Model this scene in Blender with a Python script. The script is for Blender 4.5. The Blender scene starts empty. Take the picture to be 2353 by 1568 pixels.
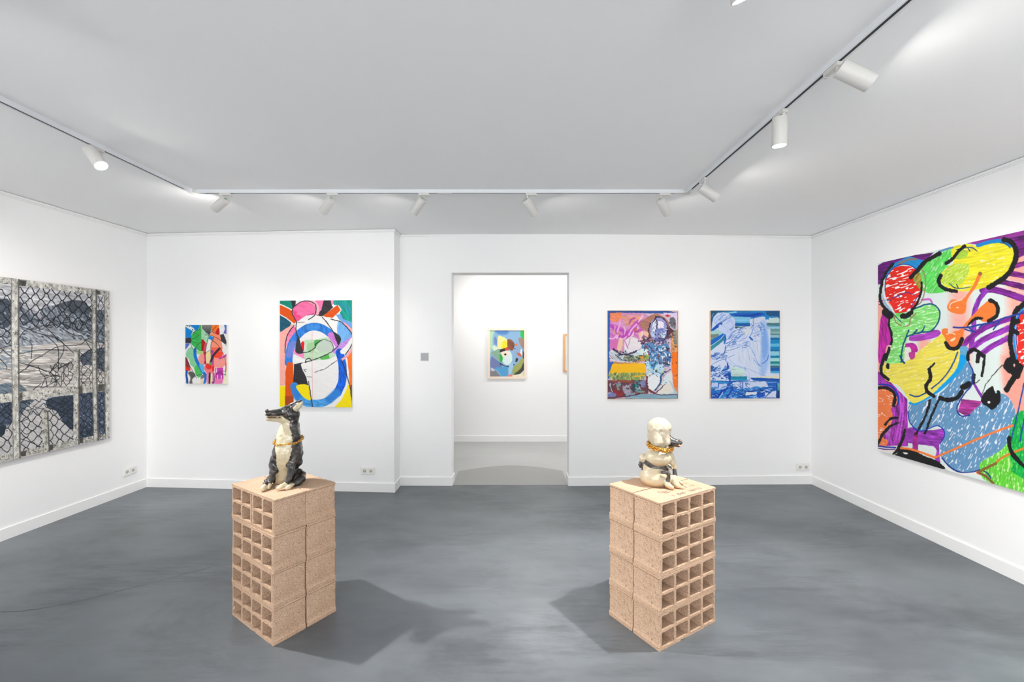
import bpy, bmesh, math, random
import numpy as np
from mathutils import Vector, Matrix, geometry
random.seed(7)
scene = bpy.context.scene
COL = scene.collection
PI = math.pi

# ------------------------------------------------------------------ camera, light, exposure
F, CX, HY, HC = 1000.0, 1176.5, 793.0, 1.65      # focal length in px, optical centre x, horizon row, eye height
cam = bpy.data.cameras.new('camera')
cam.sensor_width = 36.0
cam.lens = 36.0 * F / 2353.0
cam.shift_y = (HY - 784.0) / 2353.0
cam.clip_start = 0.05
camo = bpy.data.objects.new('camera', cam)
camo.location = (0, 0, HC)
camo.rotation_euler = (PI / 2, 0, 0)
COL.objects.link(camo)
scene.camera = camo

world = bpy.data.worlds.new('daylight')
scene.world = world
world.use_nodes = True
wb = world.node_tree.nodes['Background']
wb.inputs[0].default_value = (0.985, 0.992, 1.0, 1)
wb.inputs[1].default_value = 6.2

SPOT_W = 20.0          # light output of one gallery spot aimed at a wall
LENS_E = 210.0          # brightness of a lit lens
PED_W = 410.0           # the two spots aimed at the sculptures
REAR_W = 240.0
FAR_W = 48.0
vs = scene.view_settings
scene.display_settings.display_device = 'sRGB'
vs.view_transform = 'Standard'
vs.look = 'None'
vs.exposure = 0.08
vs.gamma = 1.0
vs.use_curve_mapping = False
try:
    scene.cycles.max_bounces = 10
    scene.cycles.diffuse_bounces = 6
    scene.cycles.caustics_reflective = False
    scene.cycles.caustics_refractive = False
    scene.cycles.sample_clamp_indirect = 6.0
except Exception:
    pass

# ------------------------------------------------------------------ helpers
def lin(c):
    c = np.asarray(c, dtype=np.float64)
    return np.where(c <= 0.04045, c / 12.92, ((c + 0.055) / 1.055) ** 2.4)

def hx(h):
    return np.array([int(h[i:i + 2], 16) / 255.0 for i in (0, 2, 4)])

def L4(h):
    return tuple(float(v) for v in lin(hx(h))) + (1.0,)

def wp(px, py, Y):
    return Vector(((px - CX) * Y / F, Y, HC + (HY - py) * Y / F))

def mat(name, color, rough=0.6, metal=0.0, spec=0.5, coat=0.0):
    m = bpy.data.materials.new(name)
    m.use_nodes = True
    b = m.node_tree.nodes['Principled BSDF']
    b.inputs['Base Color'].default_value = color
    b.inputs['Roughness'].default_value = rough
    b.inputs['Metallic'].default_value = metal
    b.inputs['Specular IOR Level'].default_value = spec
    b.inputs['Coat Weight'].default_value = coat
    return m, m.node_tree, b

def nd(nt, typ, **kw):
    n = nt.nodes.new(typ)
    for k, v in kw.items():
        if k in n.inputs:
            n.inputs[k].default_value = v
        else:
            setattr(n, k, v)
    return n

def add_noise_bump(nt, b, scale, strength, dist=0.002, detail=4):
    tc = nd(nt, 'ShaderNodeTexCoord')
    n = nd(nt, 'ShaderNodeTexNoise', Scale=scale, Detail=detail)
    bp = nd(nt, 'ShaderNodeBump', Strength=strength, Distance=dist)
    nt.links.new(tc.outputs['Object'], n.inputs['Vector'])
    nt.links.new(n.outputs['Fac'], bp.inputs['Height'])
    nt.links.new(bp.outputs['Normal'], b.inputs['Normal'])
    return tc, n

def mk(name, verts, faces, m=None, parent=None, smooth=False):
    me = bpy.data.meshes.new(name)
    me.from_pydata([tuple(v) for v in verts], [], faces)
    me.update()
    o = bpy.data.objects.new(name, me)
    COL.objects.link(o)
    if m is not None:
        me.materials.append(m)
    if parent is not None:
        o.parent = parent
    if smooth:
        me.polygons.foreach_set('use_smooth', [True] * len(me.polygons))
    return o

def from_bm(name, bm, m=None, parent=None, smooth=False):
    bmesh.ops.recalc_face_normals(bm, faces=bm.faces)
    me = bpy.data.meshes.new(name)
    bm.to_mesh(me)
    bm.free()
    o = bpy.data.objects.new(name, me)
    COL.objects.link(o)
    if m is not None:
        me.materials.append(m)
    if parent is not None:
        o.parent = parent
    if smooth:
        me.polygons.foreach_set('use_smooth', [True] * len(me.polygons))
        try:
            me.set_sharp_from_angle(angle=math.radians(40))
        except Exception:
            pass
    return o

def empty(name, loc, rotz=0.0):
    o = bpy.data.objects.new(name, None)
    o.empty_display_size = 0.1
    o.location = loc
    o.rotation_euler = (0, 0, rotz)
    COL.objects.link(o)
    return o

def tag(o, label, cat, group=None):
    o['label'] = label
    o['category'] = cat
    if group:
        o['group'] = group
    return o

def struct(o):
    o['kind'] = 'structure'
    return o

def bm_box(bm, x0, x1, y0, y1, z0, z1, M=None, bev=0.0):
    vs_ = [(x, y, z) for z in (z0, z1) for y in (y0, y1) for x in (x0, x1)]
    v = [bm.verts.new(p) for p in vs_]
    fs = [(0, 1, 3, 2), (4, 6, 7, 5), (0, 4, 5, 1), (2, 3, 7, 6), (0, 2, 6, 4), (1, 5, 7, 3)]
    f = [bm.faces.new([v[i] for i in q]) for q in fs]
    if bev > 0:
        es = list({e for q in f for e in q.edges})
        r = bmesh.ops.bevel(bm, geom=es, offset=bev, segments=2, affect='EDGES', profile=0.6)
        v = list({w for q in r['faces'] for w in q.verts} | {w for w in v if w.is_valid})
    if M is not None:
        bmesh.ops.transform(bm, matrix=M, verts=[w for w in v if w.is_valid])

def bm_cyl(bm, p0, p1, r0, r1=None, seg=24, caps=True):
    if r1 is None:
        r1 = r0
    p0, p1 = Vector(p0), Vector(p1)
    d = (p1 - p0).normalized()
    a = d.orthogonal().normalized()
    b = d.cross(a)
    A = [bm.verts.new(p0 + (a * math.cos(t) + b * math.sin(t)) * r0) for t in [2 * PI * i / seg for i in range(seg)]]
    B = [bm.verts.new(p1 + (a * math.cos(t) + b * math.sin(t)) * r1) for t in [2 * PI * i / seg for i in range(seg)]]
    for i in range(seg):
        bm.faces.new([A[i], A[(i + 1) % seg], B[(i + 1) % seg], B[i]])
    if caps:
        bm.faces.new(A[::-1])
        bm.faces.new(B)

_tab2 = np.random.RandomState(3).rand(256, 256).astype(np.float32)
def vnoise(x, y, seed=0):
    x = np.asarray(x, np.float32) + 17.3 * seed
    y = np.asarray(y, np.float32) + 41.7 * seed
    xi = np.floor(x).astype(np.int64); yi = np.floor(y).astype(np.int64)
    fx = x - xi; fy = y - yi
    fx = fx * fx * (3 - 2 * fx); fy = fy * fy * (3 - 2 * fy)
    x0 = xi & 255; x1 = (xi + 1) & 255; y0 = yi & 255; y1 = (yi + 1) & 255
    return ((_tab2[x0, y0] * (1 - fx) + _tab2[x1, y0] * fx) * (1 - fy)
            + (_tab2[x0, y1] * (1 - fx) + _tab2[x1, y1] * fx) * fy)

_tab3 = np.random.RandomState(5).rand(32, 32, 32).astype(np.float32)
def vnoise3(x, y, z):
    i = [np.floor(a).astype(np.int64) for a in (x, y, z)]
    f = [a - b for a, b in zip((x, y, z), i)]
    f = [t * t * (3 - 2 * t) for t in f]
    a0, b0, c0 = [t & 31 for t in i]
    a1, b1, c1 = [(t + 1) & 31 for t in i]
    T = _tab3
    l = lambda p, q, t: p * (1 - t) + q * t
    return l(l(l(T[a0, b0, c0], T[a1, b0, c0], f[0]), l(T[a0, b1, c0], T[a1, b1, c0], f[0]), f[1]),
             l(l(T[a0, b0, c1], T[a1, b0, c1], f[0]), l(T[a0, b1, c1], T[a1, b1, c1], f[0]), f[1]), f[2])

# ------------------------------------------------------------------ materials of the room
M_wall, nt, b = mat('wall_paint', (0.90, 0.90, 0.90, 1), 0.75, spec=0.25)
add_noise_bump(nt, b, 60, 0.04, 0.001)
M_ceil, nt, b = mat('ceiling_paint', (0.91, 0.915, 0.92, 1), 0.9, spec=0.15)
M_trim, nt, b = mat('trim_paint', (0.87, 0.87, 0.865, 1), 0.4, spec=0.4)
M_white, nt, b = mat('white_enamel', (0.64, 0.63, 0.605, 1), 0.45)
M_track, nt, b = mat('track_enamel', (0.74, 0.76, 0.79, 1), 0.35)
M_dark, nt, b = mat('track_slot', (0.03, 0.03, 0.035, 1), 0.6)
M_green, nt, b = mat('green_print', L4('2f8f56'), 0.5)
M_plast, nt, b = mat('socket_plastic', (0.82, 0.81, 0.78, 1), 0.3)
M_pit, nt, b = mat('socket_recess', (0.50, 0.48, 0.42, 1), 0.5)
M_metal, nt, b = mat('steel_pin', (0.6, 0.58, 0.55, 1), 0.3, metal=1)

def emit(name, color, strength):
    m = bpy.data.materials.new(name)
    m.use_nodes = True
    nt = m.node_tree
    nt.nodes.clear()
    e = nd(nt, 'ShaderNodeEmission')
    e.inputs[0].default_value = color
    e.inputs[1].default_value = strength
    o = nd(nt, 'ShaderNodeOutputMaterial')
    nt.links.new(e.outputs[0], o.inputs[0])
    return m
M_lens = emit('lit_lens', (1, 0.97, 0.92, 1), LENS_E)

def floor_mat(name, base, dark, light, amount):
    m, nt, b = mat(name, base, 0.34, spec=0.38)
    L = nt.links
    tc = nd(nt, 'ShaderNodeTexCoord')
    mp = nd(nt, 'ShaderNodeMapping')
    mp.inputs['Scale'].default_value = (0.55, 1.0, 1)
    mp.inputs['Rotation'].default_value = (0, 0, 0.5)
    L.new(tc.outputs['Object'], mp.inputs[0])
    n1 = nd(nt, 'ShaderNodeTexNoise', Scale=1.1, Detail=5.0, Roughness=0.6, Distortion=0.0)
    n2 = nd(nt, 'ShaderNodeTexNoise', Scale=1.6, Detail=4.0, Roughness=0.6, Distortion=0.3)
    mp3 = nd(nt, 'ShaderNodeMapping')
    mp3.inputs['Scale'].default_value = (1.0, 7.0, 1)
    mp3.inputs['Rotation'].default_value = (0, 0, -0.35)
    L.new(tc.outputs['Object'], mp3.inputs[0])
    n3 = nd(nt, 'ShaderNodeTexNoise', Scale=2.2, Detail=9.0, Roughness=0.74, Distortion=0.0)
    for n in (n1, n2):
        L.new(mp.outputs[0], n.inputs['Vector'])
    L.new(mp3.outputs[0], n3.inputs['Vector'])
    r1 = nd(nt, 'ShaderNodeValToRGB')
    r1.color_ramp.elements[0].position = 0.36; r1.color_ramp.elements[0].color = dark
    r1.color_ramp.elements[1].position = 0.66; r1.color_ramp.elements[1].color = light
    e = r1.color_ramp.elements.new(0.5); e.color = base
    L.new(n1.outputs['Fac'], r1.inputs[0])
    # scuffed streaks show only where both fine noises and the broad one agree
    r2 = nd(nt, 'ShaderNodeValToRGB')
    r2.color_ramp.elements[0].position = 0.44; r2.color_ramp.elements[0].color = (0, 0, 0, 1)
    r2.color_ramp.elements[1].position = 0.72; r2.color_ramp.elements[1].color = (1, 1, 1, 1)
    L.new(n3.outputs['Fac'], r2.inputs[0])
    r3 = nd(nt, 'ShaderNodeValToRGB')
    r3.color_ramp.elements[0].position = 0.44; r3.color_ramp.elements[0].color = (0, 0, 0, 1)
    r3.color_ramp.elements[1].position = 0.66; r3.color_ramp.elements[1].color = (1, 1, 1, 1)
    L.new(n2.outputs['Fac'], r3.inputs[0])
    mu = nd(nt, 'ShaderNodeMath', operation='MULTIPLY')
    L.new(r2.outputs[0], mu.inputs[0]); L.new(r3.outputs[0], mu.inputs[1])
    mu2 = nd(nt, 'ShaderNodeMath', operation='MULTIPLY')
    L.new(mu.outputs[0], mu2.inputs[0]); mu2.inputs[1].default_value = amount
    mx = nd(nt, 'ShaderNodeMixRGB')
    L.new(mu2.outputs[0], mx.inputs[0]); L.new(r1.outputs[0], mx.inputs[1])
    mx.inputs[2].default_value = tuple(v * 0.42 for v in dark[:3]) + (1,)
    # broad dark smears with ragged, grainy edges
    mp4 = nd(nt, 'ShaderNodeMapping')
    mp4.inputs['Scale'].default_value = (0.8, 1.5, 1)
    mp4.inputs['Rotation'].default_value = (0, 0, 0.45)
    mp4.inputs['Location'].default_value = (3.1, 0.4, 0)
    L.new(tc.outputs['Object'], mp4.inputs[0])
    n4 = nd(nt, 'ShaderNodeTexNoise', Scale=0.95, Detail=13.0, Roughness=0.66, Distortion=0.35)
    L.new(mp4.outputs[0], n4.inputs['Vector'])
    r4 = nd(nt, 'ShaderNodeValToRGB')
    r4.color_ramp.elements[0].position = 0.53; r4.color_ramp.elements[0].color = (0, 0, 0, 1)
    r4.color_ramp.elements[1].position = 0.66; r4.color_ramp.elements[1].color = (1, 1, 1, 1)
    L.new(n4.outputs['Fac'], r4.inputs[0])
    mu4 = nd(nt, 'ShaderNodeMath', operation='MULTIPLY')
    L.new(r4.outputs[0], mu4.inputs[0]); mu4.inputs[1].default_value = amount * 0.55
    mx4 = nd(nt, 'ShaderNodeMixRGB')
    L.new(mu4.outputs[0], mx4.inputs[0]); L.new(mx.outputs[0], mx4.inputs[1])
    mx4.inputs[2].default_value = tuple(v * 0.5 for v in dark[:3]) + (1,)
    L.new(mx4.outputs[0], b.inputs['Base Color'])
    rr = nd(nt, 'ShaderNodeMapRange')
    rr.inputs['To Min'].default_value = 0.30; rr.inputs['To Max'].default_value = 0.40
    L.new(n2.outputs['Fac'], rr.inputs['Value'])
    L.new(rr.outputs[0], b.inputs['Roughness'])
    return m
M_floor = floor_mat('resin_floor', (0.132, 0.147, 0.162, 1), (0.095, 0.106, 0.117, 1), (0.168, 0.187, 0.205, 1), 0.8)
M_floor2 = floor_mat('resin_floor_far', (0.44, 0.445, 0.44, 1), (0.41, 0.415, 0.41, 1), (0.47, 0.475, 0.47, 1), 0.15)  # paler: slightly different tone, plus the far room's bright light put into the colour

# ------------------------------------------------------------------ room shell
H = 2.948
XL = lambda y: -4.251 - 0.0315 * (5.05 - y)     # left wall plane
XR = lambda y: 3.560 - 0.0131 * (5.172 - y)     # right wall plane
YB = -3.2
P_lc = (XL(5.06), 5.064)        # left corner
P_j1 = (-1.319, 4.873)          # end of the boxed-out wall
P_j2 = (-1.318, 5.111)
P_d1 = (-0.709, 5.104)          # doorway
P_d2 = (0.668, 5.097)
P_rc = (XR(5.172), 5.172)
P_lb = (XL(YB), YB)
P_rb = (XR(YB), YB)
DH, DT = 2.498, 0.19            # door height, wall thickness
YF = 7.43                       # wall of the far room

def prism(name, poly, z0, z1, m, parent=None):
    bm = bmesh.new()
    lo = [bm.verts.new((x, y, z0)) for x, y in poly]
    hi = [bm.verts.new((x, y, z1)) for x, y in poly]
    n = len(poly)
    for i in range(n):
        bm.faces.new([lo[i], lo[(i + 1) % n], hi[(i + 1) % n], hi[i]])
    bm.faces.new(lo[::-1]); bm.faces.new(hi)
    return from_bm(name, bm, m, parent)

T = 0.14
struct(prism('floor', [(P_lb[0] - T, YB), (P_rb[0] + T, YB), (P_rc[0] + T, 5.14), (P_lc[0] - T, 5.14)], -0.1, 0.0, M_floor))
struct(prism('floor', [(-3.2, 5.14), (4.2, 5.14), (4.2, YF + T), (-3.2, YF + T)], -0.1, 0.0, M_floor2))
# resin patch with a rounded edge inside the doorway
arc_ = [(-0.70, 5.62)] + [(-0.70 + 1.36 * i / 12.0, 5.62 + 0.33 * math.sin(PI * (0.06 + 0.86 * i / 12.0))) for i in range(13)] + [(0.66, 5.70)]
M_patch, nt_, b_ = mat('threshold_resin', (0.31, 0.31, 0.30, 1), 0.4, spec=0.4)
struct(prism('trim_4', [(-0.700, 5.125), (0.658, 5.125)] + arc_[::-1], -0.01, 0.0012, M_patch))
# hairline crack in the floor
M_crack, nt_, b_ = mat('hairline_crack', (0.055, 0.06, 0.066, 1), 0.6)
def crack(pts, w):
    rr_ = random.Random(3)
    P = [wp(x, y, HC * F / (y - HY)) for x, y in pts]
    Q = []
    for a, c in zip(P[:-1], P[1:]):
        for k in range(8):
            q = a.lerp(c, k / 8.0); Q.append((q.x + rr_.uniform(-.006, .006), q.y + rr_.uniform(-.006, .006)))
    bm = bmesh.new()
    for (a, c) in zip(Q[:-1], Q[1:]):
        d = Vector((c[0] - a[0], c[1] - a[1])).normalized(); n = Vector((-d.y, d.x)) * w * rr_.uniform(.5, 1.2)
        bm.faces.new([bm.verts.new((x, y, 0.0008)) for x, y in ((a[0] - n.x, a[1] - n.y), (c[0] - n.x, c[1] - n.y), (c[0] + n.x, c[1] + n.y), (a[0] + n.x, a[1] + n.y))])
    o = from_bm('crack', bm, M_crack, bpy.data.objects['floor'])
    o['label'] = 'dark hairline crack'
crack([(-30, 1409), (60, 1404), (160, 1388), (260, 1362), (360, 1338), (430, 1318), (490, 1303)], 0.0022)
struct(prism('ceiling', [(P_lb[0] - T, YB), (P_rb[0] + T, YB), (P_rc[0] + T, P_rc[1] + DT), (P_lc[0] - T, P_rc[1] + DT)], H, H + 0.12, M_ceil))
struct(prism('ceiling', [(-3.2, P_rc[1] + DT), (4.2, P_rc[1] + DT), (4.2, YF + T), (-3.2, YF + T)], H, H + 0.12, M_ceil))
struct(prism('wall_left', [P_lb, P_lc, (P_lc[0] - T, P_lc[1] + .3), (P_lb[0] - T, YB)], 0, H, M_wall))
struct(prism('wall_right', [P_rb, P_rc, (P_rc[0] + T, P_rc[1] + .2), (P_rb[0] + T, YB)], 0, H, M_wall))
struct(prism('wall_back_left', [P_lc, P_j1, P_j2, (P_j2[0], 5.3), (P_lc[0] - T, 5.364)], 0, H, M_wall))
struct(prism('wall_back', [P_j2, P_d1, (P_d1[0], P_d1[1] + DT), (P_j2[0], P_d1[1] + DT)], 0, H, M_wall))
struct(prism('wall_back_right', [P_d2, P_rc, (P_rc[0] + T, P_rc[1] + DT), (P_d2[0], P_d2[1] + DT)], 0, H, M_wall))
struct(prism('wall_back_header', [P_d1, P_d2, (P_d2[0], P_d2[1] + DT), (P_d1[0], P_d1[1] + DT)], DH, H, M_wall))
struct(prism('wall_far', [(-3.2, YF), (4.2, YF), (4.2, YF + T), (-3.2, YF + T)], 0, H, M_wall))
struct(prism('wall_far_left', [(-3.2 - T, 5.2), (-3.2, 5.3), (-3.2, YF), (-3.2 - T, YF)], 0, H, M_wall))
struct(prism('wall_far_right', [(4.2, 5.36), (4.2 + T, 5.3), (4.2 + T, YF), (4.2, YF)], 0, H, M_wall))
# street side behind the camera: a shop window lets the daylight in
struct(prism('wall_front_left', [(P_lb[0] - T, YB), (-3.3, YB), (-3.3, YB - .2), (P_lb[0] - T, YB - .2)], 0, H, M_wall))
struct(prism('wall_front_right', [(2.4, YB), (P_rb[0] + T, YB), (P_rb[0] + T, YB - .2), (2.4, YB - .2)], 0, H, M_wall))
struct(prism('wall_front_header', [(-3.3, YB), (2.4, YB), (2.4, YB - .2), (-3.3, YB - .2)], 2.65, H, M_wall))
struct(prism('wall_front_sill', [(-3.3, YB), (2.4, YB), (2.4, YB - .2), (-3.3, YB - .2)], 0, 0.3, M_wall))
wf = bmesh.new()
for x in (-3.3, -1.43, 0.47, 2.34):
    bm_box(wf, x, x + 0.06, YB - .14, YB - .08, 0.3, 2.65)
for z in (0.3, 2.59):
    bm_box(wf, -3.3, 2.4, YB - .14, YB - .08, z, z + 0.06)
struct(from_bm('window_1', wf, M_white))

def strip(name, path, th, z0, z1, m, lip=0.0):
    """moulding along a plan polyline; inner side is to the right of the path"""
    bm = bmesh.new()
    n = len(path)
    pts = [Vector((x, y)) for x, y in path]
    offs = []
    for i in range(n):
        ds = []
        if i > 0: ds.append((pts[i] - pts[i - 1]).normalized())
        if i < n - 1: ds.append((pts[i + 1] - pts[i]).normalized())
        ns = [Vector((d.y, -d.x)) for d in ds]
        if len(ns) == 2:
            bis = (ns[0] + ns[1]).normalized()
            k = 1.0 / max(0.3, bis.dot(ns[0]))
            offs.append(bis * k)
        else:
            offs.append(ns[0])
    prof = [(0.0, z0), (th, z0), (th, z1 - lip), (th - lip, z1), (0.0, z1)] if lip else [(0.0, z0), (th, z0), (th, z1), (0.0, z1)]
    rings = [[bm.verts.new((pts[i].x + offs[i].x * t, pts[i].y + offs[i].y * t, z)) for t, z in prof] for i in range(n)]
    k = len(prof)
    for i in range(n - 1):
        for j in range(k):
            bm.faces.new([rings[i][j], rings[i + 1][j], rings[i + 1][(j + 1) % k], rings[i][(j + 1) % k]])
    bm.faces.new(rings[0]); bm.faces.new(rings[-1][::-1])
    return struct(from_bm(name, bm, m))
BT, BH = 0.012, 0.100
strip('baseboard_left', [P_lb, P_lc], BT, 0, BH, M_trim, 0.003)
strip('baseboard_back_left', [P_lc, P_j1, P_j2, P_d1, (P_d1[0], P_d1[1] + DT)], BT, 0, BH, M_trim, 0.003)
strip('baseboard_back_right', [(P_d2[0], P_d2[1] + DT), P_d2, P_rc], BT, 0, BH, M_trim, 0.003)
strip('baseboard_right', [P_rc, P_rb], BT, 0, BH, M_trim, 0.003)
strip('baseboard_far', [(-3.2, YF), (4.2, YF)], BT, 0, BH, M_trim, 0.003)
# thin two-step cornice under the ceiling, with a shadow gap above it
def cornice(nm, path):
    strip(nm, path, 0.016, H - 0.024, H - 0.004, M_trim, 0.002)
    strip(nm, path, 0.008, H - 0.036, H - 0.024, M_trim, 0.002)
cornice('trim_1', [P_lb, P_lc])
cornice('trim_2', [P_lc, P_j1, P_j2, P_rc])
cornice('trim_3', [P_rc, P_rb])

# ------------------------------------------------------------------ ceiling track and spotlights
TX0, TX1, TY1, TY0 = -2.675, 1.467, 3.65, 1.36
TZ = H - 0.028
trk = tag(empty('ceiling_track', ((TX0 + TX1) / 2, (TY0 + TY1) / 2, H)),
          'white lighting track running in a rectangle along the ceiling', 'lighting track')
def track_run(p, q, trims=(0.10, 0.10), ends=(0.03, 0.03)):
    p, q = Vector((p[0], p[1], 0)), Vector((q[0], q[1], 0))
    d = (q - p); Ln = d.length; d.normalize()
    ang = math.atan2(d.y, d.x)
    M = Matrix.Translation((p.x - trk.location.x, p.y - trk.location.y, -H)) @ Matrix.Rotation(ang, 4, 'Z')
    bm = bmesh.new()
    w = 0.0175
    e0_, e1_ = ends[0], Ln - ends[1]
    bm_box(bm, e0_, e1_, -w, -0.0085, TZ, H, M)
    bm_box(bm, e0_, e1_, 0.0085, w, TZ, H, M)
    bm_box(bm, e0_, e1_, -0.0085, 0.0085, H - 0.008, H, M)
    o = from_bm('rail', bm, M_track, trk)
    bm = bmesh.new()
    bm_box(bm, trims[0], Ln - trims[1], -0.0083, 0.0083, TZ + 0.003, H - 0.008, M)
    s = from_bm('slot', bm, M_dark, trk); s['label'] = 'dark slot along the rail'
    for x0, x1 in ((e0_, trims[0] + 0.002), (Ln - trims[1] - 0.002, e1_)):
        bm = bmesh.new()
        bm_box(bm, x0, x1, -0.0084, 0.0084, TZ + 0.0005, H - 0.008, M)
        from_bm('end_cover', bm, M_white, trk)
xm = (1022 - CX) * 3.65 / F
track_run((TX0, TY0), (TX0, TY1))
track_run((TX0, TY1), (xm, TY1), (0.10, 0.055), (0.03, 0.0006))
track_run((xm, TY1), (TX1, TY1), (0.055, 0.10), (0.0006, 0.03))
track_run((TX1, TY1), (TX1, TY0))
track_run((TX1, TY0), (TX0, TY0))
def track_corner(x, y):
    bm = bmesh.new()
    bm_box(bm, -0.03, 0.03, -0.03, 0.03, TZ - 0.0008, H, Matrix.Translation((x - trk.location.x, y - trk.location.y, -H)), 0.002)
    from_bm('corner_joint', bm, M_white, trk)
for x, y in ((TX0, TY1), (TX1, TY1), (TX0, TY0), (TX1, TY0)):
    track_corner(x, y)

def spotlight(mount, axis_dir, side, label, power, cone=84, lens_mat=None, along='x', group='track spotlights', L=0.150, R=0.037, rear=None, blend=1.0, target=None, spread=None):
    """mount: plan point on the rail; axis_dir: aim; side: +1/-1 end of the adapter that carries the neck"""
    mx, my = mount
    root = tag(empty('track_spotlight', (mx, my, TZ)), label, 'spotlight', group)
    u = Vector((1, 0, 0)) if along == 'x' else Vector((0, 1, 0))
    d = Vector(axis_dir).normalized()
    # adapter clipped into the rail
    bm = bmesh.new()
    v = u.cross(Vector((0, 0, 1)))
    M = Matrix((( u.x, v.x, 0, 0), (u.y, v.y, 0, 0), (0, 0, 1, 0), (0, 0, 0, 1)))
    bm_box(bm, -0.045, 0.045, -0.014, 0.014, -0.018, 0.001, M, 0.003)
    bm_box(bm, -0.020, 0.030, -0.0165, -0.0135, -0.010, -0.003, M)
    bm_box(bm, -0.046 * side - 0.004, -0.046 * side + 0.004, -0.010, 0.010, -0.024, -0.004, M, 0.0015)
    from_bm('adapter', bm, M_white, root)
    npos = u * (0.030 * side)
    neck_b = npos + Vector((0, 0, -0.052))
    bm = bmesh.new()
    bm_cyl(bm, npos + Vector((0, 0, -0.016)), neck_b, 0.0085, seg=14)
    bmesh.ops.create_uvsphere(bm, u_segments=12, v_segments=8, radius=0.0095, matrix=Matrix.Translation(neck_b))
    from_bm('neck', bm, M_white, root, True)
    a = neck_b - d * 0.035 - Vector((0, 0, 0.020)) - (Vector((0, 0, 1)) - d * d.z).normalized() * (R - 0.004) * 0.75
    if rear is not None:
        a = Vector(rear) - root.location
    e = a + d * L
    bm = bmesh.new()
    seg = 32
    o1 = d.orthogonal().normalized(); o2 = d.cross(o1)
    prof = [(0, R - 0.004), (0.0015, R - 0.001), (0.004, R), (L - 0.002, R), (L, R - 0.001), (L, R - 0.004), (L - 0.008, R - 0.005)]
    rings = [[bm.verts.new(a + d * t + (o1 * math.cos(2 * PI * i / seg) + o2 * math.sin(2 * PI * i / seg)) * r) for i in range(seg)] for t, r in prof]
    for k in range(len(rings) - 1):
        for i in range(seg):
            bm.faces.new([rings[k][i], rings[k][(i + 1) % seg], rings[k + 1][(i + 1) % seg], rings[k + 1][i]])
    bm.faces.new(rings[0][::-1])
    body = from_bm('lamp_body', bm, M_white, root, True)
    bm = bmesh.new()
    c = e - d * 0.006
    bm.faces.new([bm.verts.new(c + (o1 * math.cos(2 * PI * i / seg) + o2 * math.sin(2 * PI * i / seg)) * (R - 0.0045)) for i in range(seg)])
    ln = from_bm('lens', bm, lens_mat or M_lens, root); ln['label'] = 'lit lens'
    if ln.data.polygons[0].normal.dot(d) < 0:
        ln.data.flip_normals()
    # green print on the rear cap
    bm = bmesh.new()
    up = (Vector((0, 0, 1)) - d * d.z).normalized(); rt = d.cross(up)
    q = a - d * 0.0006
    bm.faces.new([bm.verts.new(q + rt * x + up * z) for x, z in ((-0.011, 0.003), (0.011, 0.003), (0.011, 0.012), (-0.011, 0.012))])
    st = from_bm('print', bm, M_green, root); st['label'] = 'green printed mark on the rear cap'
    if power > 0:
        sp = bpy.data.lights.new('spot_beam', 'SPOT')
        sp.energy = power
        sp.color = (1.0, 0.975, 0.94)
        sp.spot_size = math.radians(cone)
        sp.spot_blend = blend
        sp.shadow_soft_size = 0.03
        so = bpy.data.objects.new('spot_beam', sp)
        COL.objects.link(so)
        so.parent = root
        so.location = e + d * 0.012
        aim = d if target is None else (Vector(target) - (root.location + so.location)).normalized()
        so.rotation_euler = aim.to_track_quat('-Z', 'Y').to_euler()
    return root

G1 = 'spotlights facing the back wall'
def back_lamp(neckpx, rearpx, frontpx, dy, side, label, target):
    xn = (neckpx - CX) * 3.65 / F
    A = wp(rearpx[0], rearpx[1], 3.63)
    B = wp(frontpx[0], frontpx[1], 3.63 + dy)
    d = (B - A).normalized()
    spotlight((xn - 0.030 * side, 3.65), d, side, label, SPOT_W * 1.2, rear=A, group=G1, target=target, cone=72)
back_lamp(510, (518.5, 459), (493, 481), 0.055, -1, 'white track spotlight tilted left, nearest the left track corner', (-3.3, 5.0, 1.35))
back_lamp(756, (762, 457), (745, 483), 0.055, -1, 'white track spotlight above the large blue arch painting', (-2.2, 4.95, 1.35))
back_lamp(966, (972, 457), (953, 485), 0.055, -1, 'white track spotlight just left of the rail joint above the blank card', (-1.75, 4.9, 1.3))
back_lamp(1212, (1208, 459), (1225, 485), 0.055, -1, 'white track spotlight hanging above the doorway', (1.35, 5.1, 1.35))
back_lamp(1519, (1516, 459), (1530, 485), 0.055, -1, 'white track spotlight nearest the right track corner on the back rail', (2.4, 5.1, 1.35))
G2 = 'spotlights on the right rail'
def side_lamp(rearpx, frontpx, dY, X, neckpx, side, label, target, power=SPOT_W * 2.3, cone=84, blend=1.0):
    Yn = TX1 / ((neckpx - CX) / F)
    Yr = X / ((rearpx[0] - CX) / F)
    A = wp(rearpx[0], rearpx[1], Yr)
    B = wp(frontpx[0], frontpx[1], Yr + dY)
    d = (B - A).normalized()
    spotlight((TX1, Yn - 0.030 * side), d, side, label, power, rear=A, along='y', group=G2, target=target, cone=cone, blend=blend)
side_lamp((1610, 430.5), (1640, 451), -0.005, 1.437, 1620, -1, 'white track spotlight just past the right track corner facing right wall', (3.5, 3.6, 1.5))
side_lamp((1792, 270), (1791, 325), 0.01, 1.455, 1801, -1, 'lit white track spotlight pointing down above the white poodle sculpture', (1.25, 2.42, 0.0), PED_W * 0.72, 88, 0.9)
side_lamp((1928, 156), (1990, 186), -0.02, 1.44, 1925, -1, 'largest white spotlight at upper right, aimed at the right wall', (3.45, 2.5, 1.5))
lamp = wp(206, 343, 2.765)
lamp_d = wp(238, 389, 2.74) - lamp
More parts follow.
